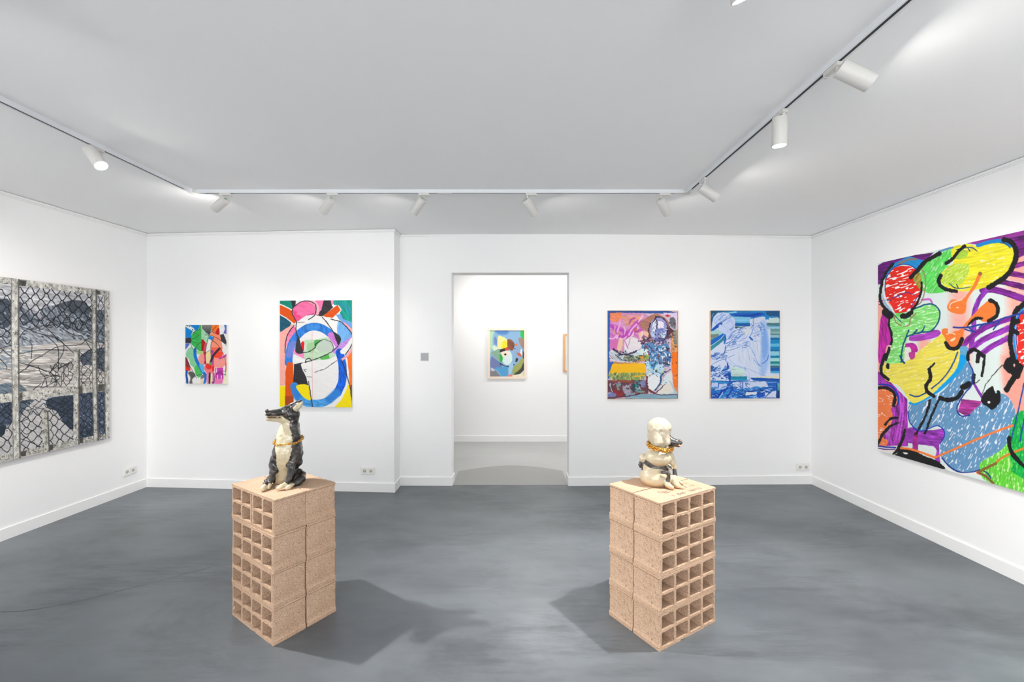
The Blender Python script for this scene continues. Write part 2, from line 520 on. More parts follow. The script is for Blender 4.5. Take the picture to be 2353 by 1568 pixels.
spotlight((TX0, 2.80), lamp_d, 1, 'lit white track spotlight on the left rail above the black dog sculpture', PED_W, 70, rear=lamp, along='y', target=(0.55, 2.5, 0.0), blend=0.9, group='spotlights on the left rail')
spotlight((TX0, 1.85), (-0.75, 0.2, -0.6), 1, 'white track spotlight on the left rail aimed at the fence painting', SPOT_W * 9.0, along='y', target=(-4.3, 3.2, 1.1), group='spotlights on the left rail')
spotlight((0.715, TY0), (0.37, 0.27, -0.89), -1, 'white track spotlight at the top edge of the picture', REAR_W, rear=(0.692, 1.365, 2.902), along='x', target=(3.4, 0.6, 1.2), cone=110, group='spotlights on the rear rail')
spotlight((-1.75, TY0), (-0.3, 0.5, -0.7), -1, 'white track spotlight on the rear rail left', REAR_W, along='x', target=(-4.3, 0.4, 1.2), cone=110, group='spotlights on the rear rail')
# far room: its own short rail with two spots, out of sight above the doorway
ft = tag(empty('ceiling_track', (0.6, 6.15, H)), 'short white lighting track on the ceiling of the room beyond the doorway', 'lighting track')
bm = bmesh.new()
bm_box(bm, -1.6, 1.6, -0.0175, 0.0175, -0.028, 0)
from_bm('rail', bm, M_track, ft)
for x, tx in ((-0.5, -0.05), (1.5, 1.05)):
    spotlight((x, 6.15), ((tx - x) * .5, 1.3, -1.0), -1, 'white track spotlight in the far room aimed at the %s framed picture' % ('multicoloured' if x < 0 else 'half hidden'), FAR_W, along='x', target=(tx, 7.43, 1.55), cone=150, blend=1.0, group='spotlights in the far room')
spotlight((0.35, 6.15), (-0.2, -1.0, -1.6), -1, 'unseen white track spotlight added in the far room to brighten the doorway', FAR_W * 1.5, along='x', target=(0.0, 5.35, 0.3), cone=100, blend=1.0, group='spotlights in the far room')  # unseen extra lamp, added to lighten the door jambs and the floor there

# ------------------------------------------------------------------ wall sockets and the small card
def socket(name_pt, nrm, label):
    x, y, z = name_pt
    n = Vector((nrm[0], nrm[1], 0)).normalized()
    t = Vector((-n.y, n.x, 0))
    M = Matrix(((t.x, n.x, 0, 0), (t.y, n.y, 0, 0), (0, 0, 1, 0), (0, 0, 0, 1)))
    root = tag(empty('wall_socket', (x, y, z)), label, 'socket', 'double wall sockets')
    bm = bmesh.new()
    bm_box(bm, -0.080, 0.080, 0.0, 0.010, -0.042, 0.042, M, 0.003)
    from_bm('cover_frame', bm, M_plast, root)
    for s in (-1, 1):
        c = Vector((s * 0.036, 0, 0))
        bm = bmesh.new()
        bm_box(bm, s * 0.036 - 0.0335, s * 0.036 + 0.0335, 0.0095, 0.0125, -0.034, 0.034, M, 0.001)
        ins = from_bm('insert', bm, M_plast, root)
        bm = bmesh.new()
        # round well: rim, wall and floor
        seg = 24
        rings = []
        for r, d in ((0.0225, 0.0128), (0.0205, 0.0135), (0.0195, 0.0128), (0.0185, 0.0127)):
            rings.append([bm.verts.new(M @ (c + Vector((math.cos(2 * PI * i / seg) * r, d, math.sin(2 * PI * i / seg) * r)))) for i in range(seg)])
        for k in range(3):
            for i in range(seg):
                bm.faces.new([rings[k][i], rings[k][(i + 1) % seg], rings[k + 1][(i + 1) % seg], rings[k + 1][i]])
        from_bm('rim', bm, M_plast, ins, True)
        bm = bmesh.new()
        bm.faces.new([bm.verts.new(M @ (c + Vector((math.cos(2 * PI * i / seg) * 0.0187, 0.0127, math.sin(2 * PI * i / seg) * 0.0187)))) for i in range(seg)])
        from_bm('recess', bm, M_pit, ins)
        bm = bmesh.new()
        p = M @ (c + Vector((0, 0.0127, 0.009)))
        bm_cyl(bm, p, p + n * 0.006, 0.0028, seg=10)
        from_bm('earth_pin', bm, M_metal, ins)
        bm = bmesh.new()
        for dx in (-0.0095, 0.0095):
            p = M @ (c + Vector((dx, 0.0126, 0)))
            bm_cyl(bm, p, p + n * 0.0004, 0.003, seg=10)
        from_bm('hole', bm, M_dark, ins)
# left wall
yl = 5.045 - 0.16
yl = 4.84
socket((XL(yl) + 0.0, yl, HC + (HY - 1083.0) * yl / F), (1, -0.0315), 'white double socket on the left wall near the corner')
dl = Vector((P_j1[0] - P_lc[0], P_j1[1] - P_lc[1])).normalized()
ys = 4.895
xs = (846 - CX) * ys / F
ys = P_lc[1] + (xs - P_lc[0]) * dl.y / dl.x
socket((xs, ys, HC + (HY - 1082.5) * ys / F), (dl.y, -dl.x), 'white double socket on the back wall left of the doorway')
dr = Vector((P_rc[0] - P_d2[0], P_rc[1] - P_d2[1])).normalized()
ys = 5.17
xs = (1844 - CX) * ys / F
ys = P_d2[1] + (xs - P_d2[0]) * dr.y / dr.x
socket((xs, ys, HC + (HY - 1073.5) * ys / F), (dr.y, -dr.x), 'white double socket on the back wall in the right corner')
M_card, nt, bb = mat('card_grey', L4('a9a9ae'), 0.6)
M_cardw, nt, bb = mat('card_white', L4('d4d4d6'), 0.6)
yc = 5.107
cd = tag(empty('wall_card', ((976 - CX) * yc / F, yc, HC + (HY - 820.5) * yc / F)), 'small blank square card on the wall left of the doorway', 'card')
bm = bmesh.new(); bm_box(bm, -0.050, 0.050, -0.002, 0.0, -0.050, 0.050); from_bm('backing', bm, M_cardw, cd)
bm = bmesh.new(); bm_box(bm, -0.043, 0.043, -0.0028, -0.002, -0.043, 0.043); from_bm('face', bm, M_card, cd)

# ------------------------------------------------------------------ hollow concrete blocks
M_blk, nt, bb = mat('concrete_block', L4('cdb3a0'), 0.92, spec=0.2)
Lk = nt.links
tc = nd(nt, 'ShaderNodeTexCoord')
n1 = nd(nt, 'ShaderNodeTexNoise', Scale=230.0, Detail=3.0, Roughness=0.6)
n2 = nd(nt, 'ShaderNodeTexNoise', Scale=215.0, Detail=2.0)
n3 = nd(nt, 'ShaderNodeTexNoise', Scale=9.0, Detail=4.0)
for n in (n1, n2, n3):
    Lk.new(tc.outputs['Object'], n.inputs['Vector'])
rp = nd(nt, 'ShaderNodeValToRGB')
els = rp.color_ramp.elements
els[0].position = 0.30; els[0].color = L4('8c6c53')
els[1].position = 0.72; els[1].color = L4('d8bfaa')
e = els.new(0.40); e.color = L4('b79a80')
e = els.new(0.50); e.color = L4('c5a68d')
Lk.new(n1.outputs['Fac'], rp.inputs[0])
rp2 = nd(nt, 'ShaderNodeValToRGB')
rp2.color_ramp.elements[0].position = 0.31; rp2.color_ramp.elements[0].color = (0.36, 0.27, 0.20, 1)
rp2.color_ramp.elements[1].position = 0.385; rp2.color_ramp.elements[1].color = (1, 1, 1, 1)
Lk.new(n2.outputs['Fac'], rp2.inputs[0])
mx = nd(nt, 'ShaderNodeMixRGB', blend_type='MULTIPLY')
mx.inputs[0].default_value = 1.0
Lk.new(rp.outputs[0], mx.inputs[1]); Lk.new(rp2.outputs[0], mx.inputs[2])
rp3 = nd(nt, 'ShaderNodeValToRGB')
rp3.color_ramp.elements[0].position = 0.3; rp3.color_ramp.elements[0].color = (0.90, 0.88, 0.86, 1)
rp3.color_ramp.elements[1].position = 0.7; rp3.color_ramp.elements[1].color = (1, 1, 1, 1)
Lk.new(n3.outputs['Fac'], rp3.inputs[0])
mx2 = nd(nt, 'ShaderNodeMixRGB', blend_type='MULTIPLY')
mx2.inputs[0].default_value = 1.0
Lk.new(mx.outputs[0], mx2.inputs[1]); Lk.new(rp3.outputs[0], mx2.inputs[2])
Lk.new(mx2.outputs[0], bb.inputs['Base Color'])
bp = nd(nt, 'ShaderNodeBump', Strength=0.55, Distance=0.002)
Lk.new(n1.outputs['Fac'], bp.inputs['Height'])
Lk.new(bp.outputs[0], bb.inputs['Normal'])

BL, BD, BHH = 0.500, 0.188, 0.200       # length with lips, depth, height

def densify(poly, step):
    out = []
    n = len(poly)
    for i in range(n):
        a, b_ = poly[i], poly[(i + 1) % n]
        L_ = math.hypot(b_[0] - a[0], b_[1] - a[1])
        k = max(1, int(round(L_ / step)))
        for j in range(k):
            out.append((a[0] + (b_[0] - a[0]) * j / k, a[1] + (b_[1] - a[1]) * j / k))
    return out

def rrect(x0, x1, z0, z1, r):
    """hole outline; r = corner radii (bl, br, tr, tl)"""
    pts = []
    for (cx_, cz, rr, a0) in ((x0 + r[0], z0 + r[0], r[0], PI), (x1 - r[1], z0 + r[1], r[1], 1.5 * PI), (x1 - r[2], z1 - r[2], r[2], 0), (x0 + r[3], z1 - r[3], r[3], .5 * PI)):
        for j in range(5):
            t = a0 + .5 * PI * j / 4
            pts.append((cx_ + rr * math.cos(t), cz + rr * math.sin(t)))
    return pts

def block_mesh(seed, slit=False, flip=False):
    rnd = random.Random(seed)
    e = 0.007
    outer = [(0.0015, 0), (BL - 0.0015, 0), (BL, 0.003), (BL, 0.021), (BL - e * .7, 0.027), (BL - e, 0.034), (BL - e, 0.183), (BL - .001, 0.189), (BL, 0.191), (BL, 0.1985), (BL - .002, BHH),
             (0.002, BHH), (0, 0.1985), (0, 0.191), (0.001, 0.189), (e, 0.183), (e, 0.034), (e * .7, 0.027), (0, 0.021), (0, 0.003)]
    holes = []
    ew, wb_ = 0.022, 0.0165
    if slit:
        mid = 0.034
        hw = (BL - 2 * ew - 2 * wb_ - mid) / 4
        xs_ = [ew, ew + hw + wb_, ew + 2 * hw + wb_ + mid, ew + 3 * hw + 2 * wb_ + mid]
    else:
        hw = (BL - 2 * ew - 3 * wb_) / 4
        xs_ = [ew + i * (hw + wb_) for i in range(4)]
    for (z0, z1) in ((0.017, 0.0955), (0.109, 0.184)):
        for x in xs_:
            R_ = (0.006, 0.010, 0.006, 0.016)
            if flip:
                R_ = (0.010, 0.006, 0.016, 0.006)
            holes.append(rrect(x, x + hw, z0, z1, R_))
    if slit:
        holes.append(rrect(BL / 2 - 0.0048, BL / 2 + 0.0048, 0.016, 0.186, (.002,) * 4))
    loops = [densify(outer, 0.006)] + [densify(h[::-1], 0.006) for h in holes]
    def jit(loop, amp, k):
        out = []
        n = len(loop)
        chips = [(rnd.random() * n, rnd.uniform(0.002, 0.0055), rnd.uniform(1.0, 2.2)) for _ in range(int(n / 16))] if k else []
        for i, (x, z) in enumerate(loop):
            px, pz = loop[i - 1]; qx, qz = loop[(i + 1) % n]
            tx, tz = qx - px, qz - pz
            l = math.hypot(tx, tz) or 1
            nx, nz = tz / l, -tx / l
            d = rnd.uniform(-amp, amp)
            for c, a, w in chips:
                q = min(abs(i - c), n - abs(i - c))
                if q < w: d -= a * (1 - q / w)
            out.append((x + nx * d, z + nz * d))
        return out
    verts, faces = [], []
    ys_ = (0.0, 0.007, BD - 0.007, BD)
    idx = []
    for li, lp in enumerate(loops):
        rows = []
        for k, y in enumerate(ys_):
            end = k in (0, 3)
            l2 = jit(lp, 0.0011 if li else 0.0007, 1) if end else jit(lp, 0.0004, 0)
            base = len(verts)
            for (x, z) in l2:
                if li == 0:
                    if end:            # worn arris all round
                        x += 0.0035 if x < BL / 2 else -0.0035
                    z = min(max(z, 0.0), BHH)
                verts.append((x, y + (rnd.uniform(-.0008, .0008) if end else 0), z))
            rows.append(base)
        n = len(lp)
        for k in range(3):
            for i in range(n):
                j = (i + 1) % n
                faces.append((rows[k] + i, rows[k] + j, rows[k + 1] + j, rows[k + 1] + i))
        idx.append((rows[0], rows[3], n))
    for which in (0, 1):
        lps, order = [], []
        for (r0, r3, n) in idx:
            r = (r0, r3)[which]
            lps.append([Vector((verts[r + i][0], verts[r + i][2], 0)) for i in range(n)])
            order += [r + i for i in range(n)]
        for t in geometry.tessellate_polygon(lps):
            f = tuple(order[i] for i in t)
            faces.append(f if which == 0 else f[::-1])
    me = bpy.data.meshes.new('body')
    me.from_pydata(verts, [], faces)
    me.update()
    bm = bmesh.new(); bm.from_mesh(me)
    bmesh.ops.recalc_face_normals(bm, faces=bm.faces)
    bm.to_mesh(me); bm.free()
    me.materials.append(M_blk)
    return me

ORD = ['bottom', 'second', 'third', 'top']
LVL = ['lowest', 'second-lowest', 'third-lowest', 'topmost']
def pedestal(corner, ang_long, side_name, hole_first, seed0, beast, group):
    """corner: plan point of the front vertical edge; ang_long: heading of the hole face away from it"""
    blocks = {}
    for c in range(4):
        for back in (0, 1):
            seed = seed0 + c * 2 + back
            rnd = random.Random(seed * 13 + 1)
            slit = (side_name == 'left' and c == 3)
            me = block_mesh(seed, slit, hole_first)
            u = Vector((math.cos(ang_long), math.sin(ang_long), 0))
            v = Vector((u.y, -u.x, 0)) if not hole_first else Vector((-u.y, u.x, 0))
            off = u * rnd.uniform(-0.004, 0.004) + v * (back * (BD + (0.004 if side_name == 'left' else 0.008)) + rnd.uniform(-0.0005, 0.0005))
            loc = Vector((corner[0], corner[1], c * BHH)) + off
            lab = 'pink-beige hollow concrete block, %s of the %s pair, stack under the %s' % ('rear' if back else 'front', LVL[c], beast)
            root = tag(empty('concrete_block', loc, 0), lab, 'block', group)
            o = bpy.data.objects.new('body', me)
            COL.objects.link(o)
            o.parent = root
            # local x along the hole face, local y into the stack
            th = ang_long + math.radians(rnd.uniform(-0.35, 0.35))
            if hole_first:
                root.rotation_euler = (0, 0, th)
            else:
                root.rotation_euler = (0, 0, th + PI)
                # the mesh runs from the far end back to the corner
                root.location = loc + u * BL
            blocks[(c, back)] = root
    return blocks
FL = (-1.303, 2.380)
FR = (0.792, 2.336)
blk_l = pedestal(FL, math.radians(145.6), 'left', False, 10, 'black dog', 'blocks of the left stack')
blk_r = pedestal(FR, math.radians(31.6), 'right', True, 40, 'white poodle', 'blocks of the right stack')

# stamped writing on the top of the right stack
M_ink, nt, bb = mat('grey_ink', L4('5c5152'), 0.9)
top_blk = blk_r[(3, 0)]
def ink_text(body, u, v, size, sx=1.0, rot=0.0, name='lettering'):
    cu = bpy.data.curves.new('t', 'FONT')
    cu.body = body; cu.size = size; cu.space_character = 1.12
    ob = bpy.data.objects.new('t', cu)
    COL.objects.link(ob)
    dg = bpy.context.evaluated_depsgraph_get()
    me = bpy.data.meshes.new_from_object(ob.evaluated_get(dg))
    bpy.data.objects.remove(ob)
    me.materials.clear(); me.materials.append(M_ink)
    o = bpy.data.objects.new(name, me)
    COL.objects.link(o)
    o.parent = top_blk
    o.location = (u, v, BHH + 0.0007)
    o.rotation_euler = (0, 0, rot)
    o.scale = (sx, 1.0, 1)
    o['label'] = 'dark stamped lettering'
    return o
def ink_stroke(paths, w, name='stamped_mark'):
    bm = bmesh.new()
    for p in paths:
        for i in range(len(p) - 1):
            a, c = Vector((*p[i], 0)), Vector((*p[i + 1], 0))
            d = (c - a)
            if d.length < 1e-6: continue
            d.normalize(); n = Vector((-d.y, d.x, 0)) * w / 2; x = d * w * .3
            bm.faces.new([bm.verts.new(q) for q in (a - x - n, c + x - n, c + x + n, a - x + n)])
    o = from_bm(name, bm, M_ink, top_blk)
    o.location = (0, 0, BHH + 0.0008)
    o['label'] = 'dark stamped mark'
    return o
ink_text('1', 0.150, 0.026, 0.034)
ink_text('B40', 0.196, 0.026, 0.034, 1.15)
ink_text('250725', 0.296, 0.026, 0.034, 1.0)
ink_text('C E', 0.385, 0.085, 0.026, 0.8)
ink_text('T', 0.338, 0.085, 0.032)
ink_text('L', 0.400, 0.128, 0.020)
lg = [(0.150 + 0.017 * math.cos(t) - 0.010 * (t / 6), 0.118 + 0.012 * math.sin(t)) for t in np.linspace(0.5, 5.2, 14)]
ink_stroke([lg, [(0.150, 0.088), (0.158, 0.112), (0.172, 0.116), (0.175, 0.106), (0.160, 0.100), (0.176, 0.098), (0.178, 0.088), (0.150, 0.086)],
            [(0.190 + 0.012 * math.cos(t), 0.098 + 0.012 * math.sin(t)) for t in np.linspace(0, 2 * PI, 14)]], 0.0024)

# ------------------------------------------------------------------ sculptures: signed-distance modelling
class Clay:
    def __init__(s, lo, hi, h):
        s.lo = np.array(lo, np.float32); s.h = h
        s.n = np.ceil((np.array(hi) - np.array(lo)) / h).astype(int) + 1
        s.D = np.full(s.n, 1.0, np.float32)
        s.B = np.full(s.n, 1.0, np.float32)
        s.Lb = np.full(s.n, -1, np.int16)
        s.labels = []
    def _grid(s, lo, hi):
        i0 = np.clip(np.floor((np.array(lo) - s.lo) / s.h).astype(int), 0, s.n - 1)
        i1 = np.clip(np.ceil((np.array(hi) - s.lo) / s.h).astype(int) + 1, 1, s.n)
        ax = [s.lo[k] + s.h * np.arange(i0[k], i1[k], dtype=np.float32) for k in range(3)]
        X, Y, Z = np.meshgrid(*ax, indexing='ij')
        return tuple(slice(a, b_) for a, b_ in zip(i0, i1)), X, Y, Z
    def _put(s, sl, d, k, label):
        if label not in s.labels: s.labels.append(label)
        li = s.labels.index(label)
        D = s.D[sl]
        hh = np.clip(0.5 + 0.5 * (D - d) / k, 0, 1)
        s.D[sl] = D * (1 - hh) + d * hh - k * hh * (1 - hh)
        m = d < s.B[sl]
        s.B[sl] = np.where(m, d, s.B[sl])
        s.Lb[sl] = np.where(m, li, s.Lb[sl])
    def _cone(s, a, b_, ra, rb, pad):
        a, b_ = np.array(a), np.array(b_)
        lo = np.minimum(a - ra, b_ - rb) - pad; hi = np.maximum(a + ra, b_ + rb) + pad
        sl, X, Y, Z = s._grid(lo, hi)
        ab = b_ - a; L2 = max(float(ab @ ab), 1e-9)
        t = np.clip(((X - a[0]) * ab[0] + (Y - a[1]) * ab[1] + (Z - a[2]) * ab[2]) / L2, 0, 1)
        d = np.sqrt((X - a[0] - t * ab[0]) ** 2 + (Y - a[1] - t * ab[1]) ** 2 + (Z - a[2] - t * ab[2]) ** 2) - (ra + (rb - ra) * t)
        return sl, d
    def cone(s, a, b_, ra, rb, label, k=0.012):
        sl, d = s._cone(a, b_, ra, rb, k * 1.5 + 0.012)
        s._put(sl, d, k, label)
    def cut(s, a, b_, ra, rb, k=0.004):
        sl, d = s._cone(a, b_, ra, rb, 0.01)
        D = s.D[sl]; m = -d
        hh = np.clip(0.5 - 0.5 * (D - m) / k, 0, 1)
        s.D[sl] = D * (1 - hh) + m * hh + k * hh * (1 - hh)
    def ell(s, c, r, label, k=0.012):
        c, r = np.array(c), np.array(r)
        p = k * 1.5 + 0.012
        sl, X, Y, Z = s._grid(c - r - p, c + r + p)
        q = np.sqrt(((X - c[0]) / r[0]) ** 2 + ((Y - c[1]) / r[1]) ** 2 + ((Z - c[2]) / r[2]) ** 2)
        q2 = np.sqrt(((X - c[0]) / r[0] ** 2) ** 2 + ((Y - c[1]) / r[1] ** 2) ** 2 + ((Z - c[2]) / r[2] ** 2) ** 2)
        s._put(sl, q * (q - 1) / np.maximum(q2, 1e-6), k, label)
    def mesh(s, name, amp=0.0015, sc=70, floor=None, by=None):
        D = s.D.copy()
        X, Y, Z = np.meshgrid(*[s.lo[k] + s.h * np.arange(s.n[k], dtype=np.float32) for k in range(3)], indexing='ij')
        nb = np.abs(D) < 0.02
        if by:
            av = np.array([by.get(q, amp) for q in s.labels] + [amp], np.float32)
            amp = av[s.Lb[nb]]
        D[nb] += (vnoise3(X[nb] * sc + 9, Y[nb] * sc + 5, Z[nb] * sc + 3) - 0.5) * 2 * amp + (vnoise3(X[nb] * sc * .4 + 9, Y[nb] * sc * .4 + 5, Z[nb] * sc * .4) - .5) * 2 * amp
        if floor is not None:
            D = np.maximum(D, floor - Z)
        S = D < 0
        nx, ny, nz = s.n
        acc = np.zeros((nx - 1, ny - 1, nz - 1, 3), np.float32); cnt = np.zeros((nx - 1, ny - 1, nz - 1), np.float32)
        for ax in range(3):
            a = [slice(None)] * 3; b_ = [slice(None)] * 3
            a[ax] = slice(0, -1); b_[ax] = slice(1, None)
            A, B = D[tuple(a)], D[tuple(b_)]
            cr = (A < 0) != (B < 0)
            I = np.argwhere(cr)
            t = A[cr] / (A[cr] - B[cr])
            P = I.astype(np.float32); P[:, ax] += t
            o1, o2 = [k for k in range(3) if k != ax]
            for d1 in (0, -1):
                for d2 in (0, -1):
                    J = I.copy(); J[:, o1] += d1; J[:, o2] += d2
                    ok = (J >= 0).all(1) & (J[:, 0] < nx - 1) & (J[:, 1] < ny - 1) & (J[:, 2] < nz - 1)
                    J = J[ok]
                    np.add.at(acc, (J[:, 0], J[:, 1], J[:, 2]), P[ok])
                    np.add.at(cnt, (J[:, 0], J[:, 1], J[:, 2]), 1)
        act = cnt > 0
        vid = np.full(act.shape, -1, np.int64)
        vid[act] = np.arange(act.sum())
        V = acc[act] / cnt[act][:, None]
        cells = np.argwhere(act)
        W = s.lo + V * s.h
        lab = s.Lb[cells[:, 0], cells[:, 1], cells[:, 2]]
        quads = []
        for ax in range(3):
            a = [slice(None)] * 3; b_ = [slice(None)] * 3
            a[ax] = slice(0, -1); b_[ax] = slice(1, None)
            A, B = S[tuple(a)], S[tuple(b_)]
            I = np.argwhere(A != B)
            o1, o2 = [k for k in range(3) if k != ax]
            I = I[(I[:, o1] > 0) & (I[:, o2] > 0) & (I[:, o1] < s.n[o1] - 1) & (I[:, o2] < s.n[o2] - 1)]
            ins = A[I[:, 0], I[:, 1], I[:, 2]]
            def g(d1, d2):
                J = I.copy(); J[:, o1] += d1; J[:, o2] += d2
                return vid[J[:, 0], J[:, 1], J[:, 2]]
            q = np.stack([g(-1, -1), g(0, -1), g(0, 0), g(-1, 0)], 1)
            rev = ins if ax != 1 else ~ins
            q[~rev] = q[~rev][:, ::-1]
            quads.append(q)
        Q = np.concatenate(quads)
        Q = Q[(Q >= 0).all(1)]
        return W, lab, Q

def mesh_np(name, W, Q, cols, m, parent, smooth=True, attr='paint'):
    me = bpy.data.meshes.new(name)
    me.vertices.add(len(W)); me.vertices.foreach_set('co', np.ascontiguousarray(W, np.float32).ravel())
    me.loops.add(Q.size); me.loops.foreach_set('vertex_index', np.ascontiguousarray(Q, np.int32).ravel())
    me.polygons.add(len(Q))
    k = Q.shape[1]
    me.polygons.foreach_set('loop_start', np.arange(0, Q.size, k, dtype=np.int32))
    try:
        me.polygons.foreach_set('loop_total', np.full(len(Q), k, np.int32))
    except Exception:
        pass
    me.update(calc_edges=True)
    me.validate()
    if smooth:
        me.polygons.foreach_set('use_smooth', [True] * len(me.polygons))
    if cols is not None:
        at = me.color_attributes.new(attr, 'FLOAT_COLOR', 'POINT')
        c4 = np.ones((len(W), 4), np.float32); c4[:, :3] = cols
        at.data.foreach_set('color', c4.ravel())
    me.materials.append(m)
    o = bpy.data.objects.new(name, me)
    COL.objects.link(o)
    o.parent = parent
    return o

def paint_mat(name, rough, coat=0.0, bump=0.0, bscale=300, spec=0.5):
    m, nt, b = mat(name, (1, 1, 1, 1), rough, spec=spec, coat=coat)
    a = nd(nt, 'ShaderNodeVertexColor'); a.layer_name = 'paint'
    nt.links.new(a.outputs['Color'], b.inputs['Base Color'])
    b.inputs['Coat Roughness'].default_value = 0.08
    if bump:
        add_noise_bump(nt, b, bscale, bump, 0.002)
    return m
M_glaze = paint_mat('ceramic_glaze', 0.32, 0.7, 0.25, 90)
M_gold, nt, bb = mat('gilded_metal', L4('d9a24a'), 0.28, metal=1.0)
M_eye, nt, bb = mat('white_glaze', L4('e8e6da'), 0.15, coat=1.0)
M_pink, nt, bb = mat('pink_glaze', L4('e8b0a0'), 0.25, coat=0.6)
M_tooth, nt, bb = mat('gold_tooth', L4('c08840'), 0.3, metal=0.6)

ZT = 4 * BHH
# ---- black and cream dog
YD = 2.66
def dp(px, py, dy):
    return np.array(wp(px, py, YD + dy))
def dr_(r): return r * YD / F
dog = Clay((-1.60, 2.44, ZT - 0.006), (-1.20, 2.86, 1.335), 0.0026)
def chain_cones(C, P, R, pts, label, k=0.012):
    for a, b_ in zip(pts[:-1], pts[1:]):
        C.cone(P(*a[:3]), P(*b_[:3]), R(a[3]), R(b_[3]), label, k)
DC = lambda pts, label, k=0.012: chain_cones(dog, dp, dr_, pts, label, k)
# trunk and neck
DC([(669, 962, .03, 12), (667, 978, .025, 16), (664, 998, .02, 22), (664, 1020, .02, 25)], 'trunk', 0.03)
DC([(664, 1020, .02, 25), (661, 1040, .02, 29), (659, 1056, .025, 25), (654, 1076, .03, 19), (648, 1096, .035, 17), (647, 1103, .035, 15)], 'trunk', 0.03)
DC([(686, 1044, .03, 10.5), (682, 1053, .035, 9), (685, 1062, .035, 9), (680, 1070, .045, 8)], 'flank', 0.012)
DC([(675, 1074, .05, 9), (682, 1086, .045, 8), (684, 1098, .02, 9)], 'flank', 0.01)
DC([(652, 1092, .07, 20), (668, 1094, .07, 13)], 'flank', 0.02)
# left fore leg
DC([(636, 1042, -.005, 8), (630, 1057, -.015, 8.5), (627.5, 1068, -.02, 7.5), (627, 1086, -.045, 6.6), (624, 1100, -.068, 5.8), (620, 1111, -.088, 5.2)], 'leg', 0.010)
DC([(619, 1116, -.094, 5.4), (616, 1120, -.108, 5)], 'paw', 0.005)
# left hind leg
DC([(634, 1102, .02, 8), (621, 1100, -.02, 7), (613, 1107, -.075, 5.5), (609, 1114, -.115, 5)], 'leg', 0.010)
DC([(607.5, 1119, -.125, 5.2), (604, 1123.5, -.14, 5)], 'paw', 0.005)
# right fore leg
DC([(679, 1042, .0, 11), (673, 1056, -.015, 9), (669.5, 1070, -.03, 7.5), (668, 1086, -.05, 6.8), (664, 1100, -.072, 6), (658, 1110, -.09, 5.4)], 'leg', 0.010)
DC([(655, 1114, -.098, 5), (646, 1118.5, -.115, 4.8), (637, 1123.5, -.128, 4)], 'paw', 0.005)
# right hind leg folded beside the body
DC([(690, 1082, .035, 5), (696, 1090, .02, 6), (694, 1100, -.005, 8), (684, 1108, -.025, 8.5), (674, 1113, -.05, 6.5)], 'leg', 0.010)
DC([(670, 1116, -.075, 5.2), (664, 1119.5, -.098, 5.2), (659.5, 1122.5, -.108, 4.6)], 'paw', 0.005)
DC([(672, 1105, -.03, 4)], 'paw', 0.005) if False else None
# head
DC([(661, 946, .0, 14.5), (672, 952, .015, 16)], 'skull', 0.02)
DC([(656, 962, -.005, 9), (672, 966, .015, 12)], 'cheek', 0.015)
DC([(652, 947, -.015, 11), (633, 950.5, -.055, 8), (616, 950.5, -.085, 7)], 'muzzle', 0.012)
DC([(612.5, 944.5, -.1, 3.6), (614, 944, -.085, 3.6)], 'muzzle', 0.006)
DC([(650, 964.5, -.012, 7.5), (632, 964.8, -.055, 4.7), (615, 963.3, -.088, 4.0)], 'jaw', 0.005)
DC([(657, 966, .0, 9), (663, 974, .015, 13)], 'throat', 0.015)
dog.cut(dp(644.5, 959.6, -.040), dp(611, 960.4, -.108), dr_(1.3), dr_(1.2), 0.002)
# brow and cheek folds
DC([(645, 941, -.042, 2.6), (655, 937, -.030, 3)], 'muzzle', 0.010)
DC([(658, 944, -.034, 1.7), (664, 956, -.031, 1.7)], 'cheek', 0.006)
DC([(664, 942, -.032, 1.7), (672, 955, -.022, 1.8)], 'cheek', 0.006)
DC([(656, 955, -.032, 1.7), (668, 964, -.021, 1.7)], 'cheek', 0.006)
# ears: hollowed leaf shapes
DC([(677, 940, -.004, 9), (687, 932, -.008, 7.2), (697, 922.3, -.008, 1.2)], 'ear', 0.008)
dog.cut(dp(681.5, 938.5, -.040), dp(694, 926, -.026), dr_(6.5), dr_(1.5), 0.004)
DC([(667, 935, .045, 6.5), (680, 927, .05, 4.5), (694.5, 920, .055, 1.2)], 'far_ear', 0.008)
W, lab, Q = dog.mesh('dog', 0.0021, 62, ZT)
names = np.array(dog.labels)[lab]
pxv = CX + W[:, 0] * F / W[:, 1]; pyv = HY - (W[:, 2] - HC) * F / W[:, 1]
black = np.array(lin(hx('1d1b1a'))); creamc = np.array(lin(hx('c8bb9c'))); brownc = np.array(lin(hx('62564f')))
jn = (vnoise3(W[:, 0] * 160, W[:, 1] * 160, W[:, 2] * 160) - .5)
lf = vnoise3(W[:, 0] * 28, W[:, 1] * 28, W[:, 2] * 28)[:, None]
hfm = vnoise3(W[:, 0] * 120 + 7, W[:, 1] * 120, W[:, 2] * 120)[:, None]
blk_c = black + (brownc - black) * np.clip((hfm - .45) * 2.2, 0, 1) * np.clip(lf * 1.5 - .2, 0, 1)
spk = (vnoise3(W[:, 0] * 520, W[:, 1] * 520, W[:, 2] * 520) > 0.84)[:, None]
crm_c = creamc * (0.94 + 0.12 * lf)
crm_c = np.where(spk & (hfm > .4), np.array(lin(hx('8d7c66'))), crm_c)
rb = np.interp(pyv, [955, 963, 972, 985, 997, 1012, 1022, 1036, 1046, 1056, 1068, 1085, 1104, 1112], [655, 660, 664, 666, 670, 672, 671, 670, 667, 664.5, 665, 662, 659, 659]) + jn * 3
lb = np.interp(pyv, [985, 1008, 1030, 1042, 1056, 1068, 1085, 1104], [600, 636, 632, 633, 635, 636, 634, 630]) + jn * 3
